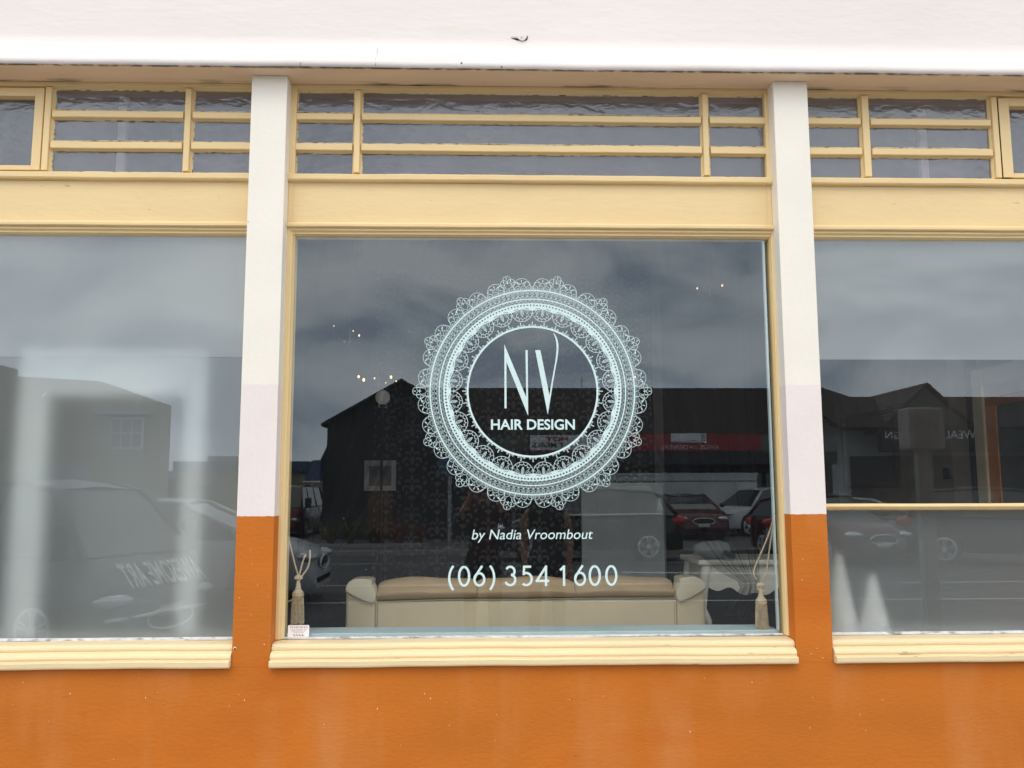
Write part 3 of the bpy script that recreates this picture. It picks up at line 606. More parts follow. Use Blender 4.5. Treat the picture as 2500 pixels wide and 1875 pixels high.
def twist(m, pts, r, pitch=0.012):
    pts = [Vector(p) for p in pts]
    # resample the path finely
    P = []
    for k in range(len(pts)-1):
        p0, p1, p2, p3 = pts[max(k-1, 0)], pts[k], pts[k+1], pts[min(k+2, len(pts)-1)]
        for s in range(10):
            t = s/10; P.append(0.5*((2*p1)+(p2-p0)*t+(2*p0-5*p1+4*p2-p3)*t*t+(3*p1-p0-3*p2+p3)*t**3))
    P.append(pts[-1]); acc = 0; F = []
    # even steps
    st = 0.002; out_ = [P[0]]; rem = 0
    for a, b_ in zip(P, P[1:]):
        l = (b_-a).length; 
        while rem+l >= st:
            f = (st-rem)/l; a = a+(b_-a)*f; out_.append(a.copy()); l = (b_-a).length; rem = 0
        rem += l
    n = len(out_)
    for s in range(2):
        q = []
        for i, p in enumerate(out_):
            t = (out_[min(i+1, n-1)]-out_[max(i-1, 0)]).normalized(); a = Vector((0, -1, 0)); b2 = t.cross(a).normalized(); an = i*st/pitch*2*PI/1.0+PI*s
            q.append(p+(a*math.cos(an)+b2*math.sin(an))*r*0.55)
        m.tube(q[::2], r*0.62, 5)
def tieback(label, ropes, head, zb):
    t = thing('tassel_tieback', label, 'tassel', (head[0], head[1], zb), 0, 'tassel tiebacks at the sides of the middle window')
    o = Vector((head[0], head[1], zb))
    m = MB()
    for r_ in ropes: twist(m, [Vector(p)-o for p in r_], 0.0042)
    m.build('rope', M['rope'], t, smooth=True)
    hz = head[2]-zb
    m = MB(); m.ball((0, 0, hz+0.052), (0.019, 0.015, 0.012), 14); m.lathe([(0.006, hz+0.045), (0.008, hz+0.03), (0.011, hz+0.018), (0.012, hz+0.006), (0.016, hz-0.002), (0.0235, hz-0.010), (0.0245, hz-0.018)], (0, 0, 0), 'z', 18); m.build('tassel_head', M['rope'], t, smooth=True)
    m = MB(); m.lathe([(0.0235, hz-0.030), (0.026, hz-0.026), (0.026, hz-0.020), (0.0235, hz-0.016)], (0, 0, 0), 'z', 22); m.build('collar', M['tassel'], t)
    m = MB()
    for k in range(90):
        a = 2*PI*k/90*1.0; rr = 0.0225*math.sqrt((k % 3+1)/3); x, y = rr*math.cos(a*7), rr*math.sin(a*7)
        L_ = rnd.uniform(-0.004, 0.008)
        m.tube([(x, y, hz-0.028), (x*1.15, y*1.1, hz*0.45), (x*1.22+rnd.uniform(-.001, .001), y*1.15, L_)], 0.0019, 4)
    m.build('fringe', M['tassel'], t)
tieback('beige tassel tieback hanging above the warning sticker at the lower left of the middle window',
        [[(-0.895, 0.17, 1.445), (-0.865, 0.17, 1.33), (-0.842, 0.165, 1.25), (-0.822, 0.165, 1.185), (-0.820, 0.165, 1.160)],
         [(-0.905, 0.19, 1.36), (-0.885, 0.185, 1.40), (-0.878, 0.18, 1.43)],
         [(-0.776, 0.17, 1.300), (-0.775, 0.168, 1.265), (-0.783, 0.166, 1.225), (-0.803, 0.164, 1.195), (-0.818, 0.163, 1.175)],
         [(-0.795, 0.17, 1.280), (-0.806, 0.168, 1.25), (-0.816, 0.165, 1.205), (-0.822, 0.164, 1.175)],
         [(-0.900, 0.18, 1.095), (-0.872, 0.172, 1.080), (-0.848, 0.168, 1.088), (-0.832, 0.166, 1.115)]], (-0.822, 0.165, 1.130), 0.985)
tieback('beige tassel tieback hanging at the lower right of the middle window',
        [[(1.300, 0.175, 1.450), (1.268, 0.17, 1.360), (1.228, 0.168, 1.275), (1.199, 0.166, 1.215), (1.193, 0.165, 1.185), (1.206, 0.164, 1.160)],
         [(1.302, 0.175, 1.448), (1.287, 0.17, 1.385), (1.268, 0.168, 1.290), (1.254, 0.166, 1.215), (1.243, 0.165, 1.180), (1.230, 0.164, 1.158)],
         [(1.206, 0.163, 1.140), (1.208, 0.162, 1.122), (1.222, 0.161, 1.108), (1.236, 0.162, 1.122), (1.238, 0.163, 1.140)]], (1.222, 0.165, 1.085), 0.948)

# side table: ivory, cabriole legs
tb = thing('side_table', 'ivory dressing table with curved legs to the right of the sofa', 'table', (1.50, 1.38, FZ))
bx('table_top', -0.32, 0.34, -0.24, 0.24, 0.845, 0.875, M['table'], tb, 0.008)
m = MB(); ap = [(-0.28, 0.8445)]+[(-0.28+0.56*k/28, 0.715-0.035*math.exp(-((k-14)/5)**2)+0.012*math.cos(k*0.9)-(0.02 if k in (0, 28) else 0)) for k in range(29)]+[(0.28, 0.8445)]
m.prism_y(ap, -0.21, -0.19); m.build('apron', M['table'], tb); bx('apron', -0.282, -0.262, -0.188, 0.19, 0.70, 0.8445, M['table'], tb)
for sx, sy in ((-1, -1), (1, -1), (-1, 1), (1, 1)):
    P = [(sx*(0.27+0.03*math.sin(PI*(1-t)**1.3)-0.035*math.sin(PI*t)*(t > .3)), sy*(0.20+0.01*math.sin(PI*t)), 0.845*(1-t)) for t in [k/14 for k in range(15)]]
    m = MB(); m.tube(P, [0.030-0.016*min(1, k/9)+0.006*(k > 12) for k in range(15)], 10); m.build('leg', M['table'], tb, smooth=True)
hd = thing('hair_dryer', 'grey hair dryer lying on the ivory table', 'hair dryer', (1.28, 1.2, FZ+0.875), R(20))
m = MB(); m.lathe([(0.03, -0.12), (0.045, -0.06), (0.05, 0.04), (0.035, 0.09)], (0, 0, 0.055), 'x', 16); m.build('body', M['picture'], hd, smooth=True)
m = MB(); m.tube([(0.03, 0, 0.05), (0.05, -0.06, 0.03), (0.055, -0.11, 0.02)], 0.017, 8); m.build('handle', M['plastic'], hd)

# chandeliers with small lit bulbs
def chandelier(cx, cy, bulbs, label):
    cz_ = sum(b_[1] for b_ in bulbs)/len(bulbs)
    t = thing('chandelier', label, 'chandelier', (cx, cy, cz_), 0, 'small chandeliers lit behind the middle window')
    m = MB(); m.tube([(0, 0, 3.42-cz_), (0, 0, 0.02)], 0.003, 6); m.build('chain', M['brass'], t)
    m = MB(); m.lathe([(0.006, -0.08), (0.02, -0.05), (0.012, -0.02), (0.018, 0.01), (0.006, 0.05)], (0, 0, 0), 'z', 12); m.build('stem', M['brass'], t, smooth=True)
    for bx_, bz, dy, r_ in bulbs:
        x, z = bx_-cx, bz-cz_
        m = MB(); m.tube([(0, 0, -0.03), (x*0.5, dy*0.5, -0.06+z*0.3), (x, dy, z-0.035), (x, dy, z-0.012)], 0.0022, 5); m.build('arm', M['brass'], t)
        m = MB(); m.ball((x, dy, z), (r_, r_, r_*1.4), 8); m.build('bulb', M['bulb'], t)
        m = MB(); m.ball((x, dy, z-0.045), 0.006, 6); m.build('crystal', M['crystal'], t)
chandelier(-0.74, 2.2, [(-0.864, 2.333, -0.05, .0075), (-0.822, 2.305, -0.1, .0085), (-0.775, 2.341, 0.1, .005), (-0.647, 2.333, -0.03, .0085), (-0.697, 2.31, 0.1, .003), (-0.621, 2.316, 0.06, .004)], 'lit chandelier just above the peak of the reflected gable, left of the lace ring')
chandelier(-1.09, 2.1, [(-1.252, 2.796, 0, .004), (-1.055, 2.783, 0.1, .004), (-0.984, 2.737, -0.05, .0065), (-1.124, 2.705, 0.05, .003)], 'lit chandelier high in the left part of the middle window') if False else chandelier(-0.80, 1.3, [(-0.89, 2.52, 0, .003), (-0.785, 2.50, 0.05, .003), (-0.735, 2.455, -0.05, .005), (-0.835, 2.435, 0.05, .002)], 'lit chandelier high in the left part of the middle window')
chandelier(0.94, 2.2, [(0.843, 2.352, 0, .005), (0.995, 2.323, 0, .007), (1.038, 2.346, 0.05, .007)], 'lit chandelier seen through the right edge of the lace ring')
chandelier(1.56, 2.2, [(1.478, 2.966, 0, .0055), (1.655, 2.987, 0, .0065)], 'lit chandelier high in the right part of the middle window')
# globe lamp on a black stand, in front of a white framed picture
gl = thing('globe_lamp', 'white globe lamp on a thin black stand in front of the white picture frame', 'lamp', (-0.752, 2.6, FZ))
m = MB(); m.ball((0, 0, 1.941), 0.053, 24); m.build('globe', M['globe'], gl, smooth=True)
m = MB(); m.tube([(0, 0, 0.03), (0, 0, 1.89)], 0.010, 8); m.lathe([(0.13, 0), (0.13, 0.02), (0.02, 0.04)], (0, 0, 0), 'z', 20); m.build('stand', M['black'], gl)
m = MB(); m.tube([(-0.03, 0, 1.87), (-0.02, 0, 1.90)], 0.004, 5); m.tube([(0.03, 0, 1.865), (0.022, 0, 1.895)], 0.004, 5); m.tube([(-0.03, 0, 1.87), (0.03, 0, 1.865)], 0.004, 5); m.build('cradle', M['chrome'], gl)
pf = thing('picture_frame', 'square white picture frame hanging on the dark wall left of the damask print', 'picture frame', (-0.877, 3.57, 1.693))
m = MB(); w_, h_ = 0.130, 0.125
m.box(-w_, w_, -0.012, 0.012, -h_, -h_+0.04); m.box(-w_, w_, -0.012, 0.012, h_-0.045, h_); m.box(-w_, -w_+0.037, -0.012, 0.012, -h_+0.04, h_-0.045); m.box(w_-0.037, w_, -0.012, 0.012, -h_+0.04, h_-0.045)
m.build('frame', M['white'], pf); bx('print', -w_+0.037, w_-0.037, 0, 0.008, -h_+0.04, h_-0.045, M['picture'], pf)
# perforated cones on the right inner sill
def cone(cx, r, h, label):
    t = thing('perforated_cone', label, 'cone', (cx, 0.222, 0.931), 0, 'white cones behind the frosted lower right pane')
    m = MB(); m.lathe([(r, 0), (r*0.99, 0.004), (r*0.22, h*0.93), (r*0.16, h*0.98), (r*0.05, h)], (0, 0, 0), 'z', 28); m.build('shade', M['white'], t, smooth=True)
    m = MB()
    for k in range(12):
        a = -PI/2+rnd.uniform(-1.0, 1.0); z = rnd.uniform(0.012, 0.05); rr = r*(1-z/h*0.83)+0.0006
        m.ball((rr*math.cos(a), rr*math.sin(a), z), (0.003, 0.002, 0.003), 8)
    m.build('punched_hole', M['black'], t, kind='stuff')
cone(1.600, 0.076, 0.345, 'taller white perforated cone on the sill beside the right pier'); cone(1.750, 0.072, 0.25, 'shorter white perforated cone on the sill, right of the taller one')
# white display stand behind the left frosted pane
M['stand'] = mat('cool white paint', (0.90, 0.94, 0.97), 0.5)
ds = thing('display_stand', 'white display stand blurred behind the left frosted pane', 'stand', (-1.69, 0.34, FZ))
bx('post', -0.47, -0.33, -0.03, 0.03, 0, 1.92, M['stand'], ds, 0.01); bx('post', 0.29, 0.39, -0.03, 0.03, 0, 1.92, M['stand'], ds, 0.01); bx('top_panel', -0.3295, 0.2895, -0.02, 0.02, 1.70, 1.92, M['stand'], ds, 0.01); bx('back_cloth', -0.34, 0.30, 0.30, 0.31, 0, 1.9, M['picture'], ds)
bx('foot', -0.48, 0.39, -0.15, 0.15, -0.0, -0.0+0.03, M['white'], ds) if False else None
M['board'] = mat('grey back board', (0.22, 0.23, 0.23), 0.8)

# ------------------------------------------------------------------ decals on the middle pane
DY = GY-0.0006
dc = thing('lace_ring_decal', 'pale aqua lace ring with NV HAIR DESIGN on the middle pane', 'window lettering', (0, 0, 0))
cx0, cz0 = 0.2085, 2.000
KX = 0.2955/161*1.0/5.53; KZ = 0.297/161/5.53      # metres per unit of the lace drawing
def PT(r, a): return (cx0+r*math.sin(a)*KX, cz0+r*math.cos(a)*KZ)
def arc(c_r, c_a, R_, a0, a1, n=10):
    """arc of a circle centred at polar (c_r, c_a); angles measured from the outward direction"""
    pts = []
    for k in range(n+1):
        t = a0+(a1-a0)*k/n
        rr = c_r+R_*math.cos(t); tt = R_*math.sin(t)
        # local frame at c_a: outward and tangential
        x = rr*math.sin(c_a)+tt*math.cos(c_a); z = rr*math.cos(c_a)-tt*math.sin(c_a)
        pts.append((cx0+x*KX, cz0+z*KZ))
    return pts
def LP(c_a, rad, tan):
    x = rad*math.sin(c_a)+tan*math.cos(c_a); z = rad*math.cos(c_a)-tan*math.sin(c_a); return (cx0+x*KX, cz0+z*KZ)
u_ = KX
lace = MB()
def rb(pts, w, closed=False): lace.ribbon(pts, w*1.05*u_, DY, closed)
def rbm(pts, w, closed=False): lace.ribbon(pts, w*0.82*u_, DY, closed)
def ringband(r0, r1, n=240):
    vs = []; fs = []
    for k in range(n):
        a = 2*PI*k/n; p, q = PT(r0, a), PT(r1, a); vs += [(p[0], DY, p[1]), (q[0], DY, q[1])]
    for k in range(n): j = (k+1) % n; fs.append((2*k, 2*j, 2*j+1, 2*k+1))
    lace.add(vs, fs)
ringband(863, 889); ringband(1250, 1266); ringband(1370, 1388)
# picots round the inner ring
for k in range(72):
    a = 2*PI*k/72
    if k % 2 == 0:
        rb([LP(a, 890, -16), LP(a, 910, -3), LP(a, 935, 0)], 6); rb([LP(a, 890, 16), LP(a, 910, 3), LP(a, 935, 0)], 6); rb(arc(940, a, 5, 0, 2*PI, 8), 7, True)
    rb(arc(900, a+PI/72, 10, 0, 2*PI, 10), 6, True)
# scalloped solid band with bead holes: built as rings around square-cut holes
nh = 168; rh = 1172; hr = 12
def zig(a):   # inner edge radius of the solid band
    s = (a/(PI/24)) % 2; s = abs(s-1)   # 1 at cusp, 0 at fan base
    return 1102+ (1132-1102)*(1-s)
def cell(a0, a1, ri, ro): 
    p = [PT(ri if not callable(ri) else ri(a0), a0), PT(ro, a0), PT(ro, a1), PT(ri if not callable(ri) else ri(a1), a1)]
    lace.add([(x, DY, z) for x, z in p], [(0, 1, 2, 3)])
for k in range(nh):
    a = 2*PI*(k+0.5)/nh; da = PI/nh
    for q in range(4): cell(a-da+da*q/2, a-da+da*(q+1)/2, zig, rh-15)
    cell(a-da, a+da, rh+15, 1203)
    # square with a round hole
    out8 = [LP(a, rh+15, -(rh)*math.tan(da)), LP(a, rh+15, 0), LP(a, rh+15, rh*math.tan(da)), LP(a, rh, rh*math.tan(da)), LP(a, rh-15, rh*math.tan(da)), LP(a, rh-15, 0), LP(a, rh-15, -rh*math.tan(da)), LP(a, rh, -rh*math.tan(da))]
    ang = [(-1, 1), (0, 1), (1, 1), (1, 0), (1, -1), (0, -1), (-1, -1), (-1, 0)]
    in8 = [LP(a, rh+hr*v/math.hypot(u, v), hr*u/math.hypot(u, v)) for u, v in ang]
    vs = [(x, DY, z) for x, z in out8]+[(x, DY, z) for x, z in in8]
    lace.add(vs, [(i, (i+1) % 8, 8+(i+1) % 8, 8+i) for i in range(8)])
# 24 fans
for k in range(24):
    a = 2*PI*(k+0.5)/24
    rb(arc(1098, a, 143, PI/2-0.05, 3*PI/2+0.05, 30), 6.5)
    rb([LP(a-PI/24, 1104, 0), LP(a, 1134, 0), LP(a+PI/24, 1104, 0)], 12)
    # leaf
    lf = [LP(a, 1130-110*t, 17*math.sin(PI*t)) for t in [i/8 for i in range(9)]]; rb(lf, 6); rb([LP(a, 1130-110*t, -17*math.sin(PI*t)) for t in [i/8 for i in range(9)]], 6); rb([LP(a, 1112, 0), LP(a, 1040, 0)], 7)
    # concentric arcs either side
    for q, R_ in enumerate((38, 62, 86, 108)):
        for sg in (-1, 1):
            rb([LP(a, 1128-R_*math.cos(t)*0.55-6*q, sg*R_*math.sin(t)) for t in [0.55+(1.05-0.0*q)*i/6 for i in range(7)]], 5.5)
    # petals
    for t in (-1.15, -0.62, 0, 0.62, 1.15):
        pc = (1030-52*math.cos(t)+30, 66*math.sin(t))
        rb([LP(a, pc[0]-22*math.cos(s+t)*1.0, pc[1]+22*math.sin(s+t)) for s in [-1.5+3.0*i/7 for i in range(8)]], 5.5)
    for t in (-1.25, -0.85, -0.42, 0, 0.42, 0.85, 1.25):
        rb([LP(a, 1098-143*math.cos(t), 143*math.sin(t)), LP(a, 1098-112*math.cos(t), 112*math.sin(t))], 5)
# arcade between solid band and second ring
for k in range(126):
    a = 2*PI*k/126; h = 1225*PI/126
    rb = rbm
    rb([LP(a, 1248, -h), LP(a, 1225, -h*0.75), LP(a, 1208, -h*0.3), LP(a, 1204, 0), LP(a, 1208, h*0.3), LP(a, 1225, h*0.75), LP(a, 1248, h)], 6)
    rb([LP(a, 1248, -h*0.42), LP(a, 1228, -h*0.34), LP(a, 1222, 0), LP(a, 1228, h*0.34), LP(a, 1248, h*0.42)], 5)
# mesh between the second and third rings
for k in range(126):
    a = 2*PI*k/126; h = 1300*PI/126
    rb = rbm
    rb([LP(a, 1268, -h), LP(a, 1290, -h*0.8), LP(a, 1305, 0), LP(a, 1290, h*0.8), LP(a, 1268, h)], 6)
    rb([LP(a, 1268, -h*0.4), LP(a, 1285, -h*0.3), LP(a, 1291, 0), LP(a, 1285, h*0.3), LP(a, 1268, h*0.4)], 5)
    a2 = a+PI/126
    rb([LP(a2, 1290, -h), LP(a2, 1313, -h*0.75), LP(a2, 1326, 0), LP(a2, 1313, h*0.75), LP(a2, 1290, h)], 6)
    rb([LP(a, 1368, -h*0.9), LP(a, 1338, -h*0.55), LP(a, 1324, 0), LP(a, 1338, h*0.55), LP(a, 1368, h*0.9)], 7)
    rb([LP(a, 1368, -h*0.35), LP(a, 1346, -h*0.25), LP(a, 1340, 0), LP(a, 1346, h*0.25), LP(a, 1368, h*0.35)], 7)
# arcade outside the third ring
for k in range(112):
    a = 2*PI*(k+0.5)/112; h = 1400*PI/112
    rb([LP(a, 1388, -h*0.9)]+[LP(a, 1420+26*math.cos(t), 34*math.sin(t)) for t in [-1.75+3.5*i/8 for i in range(9)]]+[LP(a, 1388, h*0.9)], 6.5)
    rb([LP(a, 1392+26*math.cos(t), 20*math.sin(t)) for t in [-1.5+3.0*i/5 for i in range(6)]], 5.5); rb([LP(a, 1388+12*math.cos(t), 10*math.sin(t)) for t in [-1.5+3.0*i/5 for i in range(6)]], 5)
# fourteen outer motifs: two big circles and a small cluster each
for k in range(14):
    A_ = 2*PI*(k+0.5)/14
    for sg in (-1, 1):
        a = A_+sg*R(7.3)
        rb(arc(1434, a, 116, -2.0, 2.0, 26), 7)
        for t in (-0.75, 0, 0.75): rb([LP(a, 1434+96*math.cos(t), 96*math.sin(t)), LP(a, 1434+62*math.cos(t), 62*math.sin(t))], 11)
        rb(arc(1440, a, 42, -1.5, 1.5, 10), 6)
        for t in (-1, 1): rb([LP(a, 1450+50*math.cos(s), t*62+44*math.sin(s)) for s in [-1.4+2.8*i/9 for i in range(10)]], 6)
    for rr, tt, q in ((1562, 0, 52), (1510, 48, 52), (1510, -48, 52), (1462, 0, 60), (1462, 86, 48), (1462, -86, 48)):
        c0 = q
        rb([LP(A_, rr+c0*math.cos(s), tt+c0*math.sin(s)) for s in [-1.75+3.5*i/14 for i in range(15)]], 7)
        if rr > 1480 : rb([LP(A_, rr+c0*0.78, tt*1.0), LP(A_, rr+c0*0.15, tt*1.0)], 12)
lace.build('lace_ring', M['decal'], dc, smooth='keep', kind='stuff')
# dash slots in the scalloped band cannot be cut at this size: thin dark slits laid on the vinyl
sl = MB()
for k in range(48):
    a = 2*PI*(k+0.5)/48; s = 1 if k % 2 else -1
    p, q = LP(a, 1128+s*7, -30), LP(a, 1128-s*7, 30)
    sl.ribbon([p, q], 6*u_, DY-0.0002)
sl.build('slit', M['black'], dc, smooth='keep', kind='stuff')
# NV monogram
def mono(pts):
    m = MB(); m.flat([(cx0+(x-664.5)*KX, cz0-(z-862)*KZ) for x, z in pts], DY); return m
def tri(m, name):
    o = m.build(name, M['decal'], dc, smooth='keep'); bm = bmesh.new(); bm.from_mesh(o.data); bmesh.ops.triangulate(bm, faces=bm.faces, ngon_method='EAR_CLIP'); bm.to_mesh(o.data); bm.free(); return o
tri(mono([(283, 225), (578, 945), (570, 305), (600, 305), (602, 1195), (312, 465), (312, 1093), (285, 1093)]), 'letter_n')
tri(mono([(702, 305), (772, 305), (890, 918), (917, 760), (943, 620), (968, 490), (985, 370), (992, 280), (990, 210), (980, 150), (965, 105), (948, 76), (953, 72), (975, 92), (995, 130), (1010, 175), (1018, 235), (1016, 310), (1004, 410), (980, 530), (950, 690), (915, 900), (866, 1178)]), 'letter_v')
lettering('line_hair_design', 'HAIR DESIGN', 0.022, 0.396, 1.827, 1.874, DY, M['decal'], dc, offset=0.022)
bl = thing('name_decal', 'pale italic lettering by Nadia Vroombout under the lace ring', 'window lettering')
o = lettering('lettering', 'by Nadia Vroombout', -0.062, 0.470, 1.333, 1.389, DY, M['decal'], bl, shear=0.19, offset=0.002)
ph = thing('phone_decal', 'pale phone number (06) 354 1600 on the pane above the sofa', 'window lettering')

def gx(px): return -0.163+(px-1096)*0.0017932
def gz_(py): return 1.234-(py-1381.5)*0.00185
def el(cx, cy, rx, ry, a0, a1, n=20): return [(cx+rx*math.sin(R(a0+(a1-a0)*k/n)), cy-ry*math.cos(R(a0+(a1-a0)*k/n))) for k in range(n+1)]
def glyph(name, strokes, w=5.6):
    m = MB()
    for p in strokes: m.ribbon([(gx(x), gz_(y)) for x, y in p], w*0.0018, DY)
    m.build(name, M['decal'], ph, smooth='keep')
T_, B_, W_ = 1384.5, 1427.0, 13.0
def d0(x): return [el(x, (T_+B_)/2, 12.2, 21.5, 0, 360, 36)]
def d6(x): return [el(x, B_-14, 12, 14, 0, 360, 30), [(x+7, T_-2.5), (x-3, B_-31), (x-9.5, B_-21), (x-11.6, B_-14)]]
glyph('bracket', [el(1134, 1409.5, 36, 40, -134, -46, 14)]); glyph('bracket', [el(1171, 1409.5, 36, 40, 46, 134, 14)])
glyph('digit', d0(1134)); glyph('digit', d6(1171))
glyph('digit', [el(1246, T_+10.5, 10.5, 10.5, -62, 165, 18), el(1246, B_-12.5, 12.2, 12.3, 8, 248, 22)])
glyph('digit', [[(1297, T_), (1277.4, T_)], [(1280, T_-2), (1278.8, T_+19.5)], el(1285, B_-14, 13, 14, -28, 222, 22)])
glyph('digit', [[(1333, B_+2.6), (1333, T_-2)], [(1334.6, T_-2.2), (1309.6, B_-8.2)], [(1308, B_-9.5), (1341, B_-9.5)]])
glyph('digit', [[(1367.5, T_+8.5), (1378.5, T_-1.2)], [(1377, T_-2.6), (1377, B_+2.6)]])
glyph('digit', d6(1416)); glyph('digit', d0(1452)); glyph('digit', d0(1492.5))
m = MB()
for x, z, r_ in ((-0.232, 2.695, .0022), (-0.155, 2.58, .0012), (-0.345, 2.27, .0014), (0.70, 2.30, .001), (-0.62, 1.44, .0012), (-0.52, 1.22, .0012), (0.98, 1.77, .0016), (0.60, 1.69, .001)): m.ball((x, GY-.0006, z), (r_, .0005, r_), 8)
m.build('fleck', M['white'], MID, kind='stuff')
m = MB(); m.tube([(-1.945, GY-.004, 1.985), (-1.925, GY-.004, 1.998)], .0012, 5); m.tube([(-1.94, GY-.004, 1.988), (-1.948, GY-.004, 1.975)], .0018, 5); m.build('scratch', M['white'], LFT)
st = thing('warning_sticker', 'small white WARNING alarm sticker in the lower left corner of the middle pane', 'sticker', (0, 0, 0))
m = MB(); m.prism_y([(-0.847, 0.934), (-0.762, 0.934), (-0.759, 0.937), (-0.759, 0.984), (-0.762, 0.987), (-0.847, 0.987), (-0.850, 0.984), (-0.850, 0.937)], DY-0.0003, DY+0.0002); m.build('backing', M['sticker'], st)
lettering('warning_line', 'WARNING', -0.843, -0.766, 0.973, 0.983, DY-0.0005, M['ink_red'], st)
for i, (t_, hw) in enumerate((('THESE PREMISES ARE', .034), ('PROTECTED BY AN', .028), ('ALARM SYSTEM', .022))): lettering('small_line', t_, -0.8045-hw, -0.8045+hw, 0.9655-0.0063*i, 0.9695-0.0063*i, DY-0.0005, M['ink_grey'], st)
m = MB()
for i in range(4): x = -0.829+i*0.012; m.flat([(x, 0.9485), (x+0.006, 0.9485), (x+0.014, 0.9405), (x+0.008, 0.9405)], DY-0.0005)
m.build('swoosh_mark', M['ink_red'], st, smooth='keep')

# round emblem on the dark inner wall, seen between the curtain folds
em = thing('round_wall_sign', 'faint round sign with the word color above a ring on the dark wall', 'sign', (-0.705, 3.585, 2.154))
M['faint'] = mat('faint silver print', (0.20, 0.21, 0.21), 0.5)
m = MB(); pts = [(0.107*math.cos(2*PI*k/40), 0.107*math.sin(2*PI*k/40)) for k in range(40)]; m.ribbon(pts, 0.006, 0, True); m.build('ring', M['faint'], em, smooth='keep')
for ch, an in zip('color', (-62, -38, -18, 6, 30)):
    a = R(an); o = lettering('letter', ch, -0.018, 0.018, -0.022, 0.022, 0, M['faint'], em)
    o.location = (0.168*math.sin(a), 0, 0.168*math.cos(a)); o.rotation_euler = (0, a, 0)
m = MB()
for an in (-125, -148, -168, 168, 145, 122):
    a = R(an); m.ribbon([(0.135*math.sin(a), 0.135*math.cos(a)), (0.170*math.sin(a+0.08), 0.170*math.cos(a+0.08))], 0.005, 0)
m.build('stroke', M['faint'], em, smooth='keep')

# ------------------------------------------------------------------ vehicles (all seen in the glass)
def lerp(P, x):
    if x <= P[0][0]: return P[0][1]
    for a, b_ in zip(P, P[1:]):
        if x <= b_[0]: return a[1]+(b_[1]-a[1])*(x-a[0])/(b_[0]-a[0])
    return P[-1][1]
SPEC = {
 'suv':   dict(L=4.44, w=0.92, top=[(-2.22,.62),(-2.20,.95),(-2.05,1.06),(-1.2,1.05),(0.9,1.02),(1.6,.98),(2.05,.86),(2.20,.68),(2.22,.5)], gh=[(-2.05,1.06),(-1.72,1.50),(-1.45,1.60),(-0.6,1.655),(0.1,1.63),(0.45,1.57),(1.12,1.03)], wx=(-1.36,1.36), wr=.35, zb=.27, cl=.70),
 'sedan': dict(L=4.85, w=0.91, top=[(-2.42,.55),(-2.40,.88),(-2.2,1.0),(-1.5,1.0),(0.9,.95),(1.7,.90),(2.2,.78),(2.40,.62),(2.42,.45)], gh=[(-1.9,1.0),(-1.15,1.38),(-.5,1.43),(0.05,1.40),(1.15,.95)], wx=(-1.42,1.42), wr=.32, zb=.22, cl=.66),
 'hatch': dict(L=4.25, w=0.87, top=[(-2.12,.6),(-2.10,.92),(-1.9,1.0),(-1.0,.98),(0.8,.96),(1.5,.90),(1.95,.76),(2.10,.60),(2.12,.42)], gh=[(-2.0,1.0),(-1.65,1.36),(-1.1,1.47),(-.3,1.50),(.15,1.47),(1.22,.94)], wx=(-1.30,1.27), wr=.31, zb=.22, cl=.66),
 'van':   dict(L=4.60, w=0.87, top=[(-2.30,.6),(-2.29,1.0),(-2.2,1.06),(1.5,1.04),(1.92,1.02),(2.06,.90),(2.27,.66),(2.30,.45)], gh=[(-2.26,1.06),(-2.20,1.66),(-2.0,1.76),(0.9,1.78),(1.30,1.70),(1.92,1.04)], wx=(-1.35,1.35), wr=.32, zb=.22, cl=.68),
}
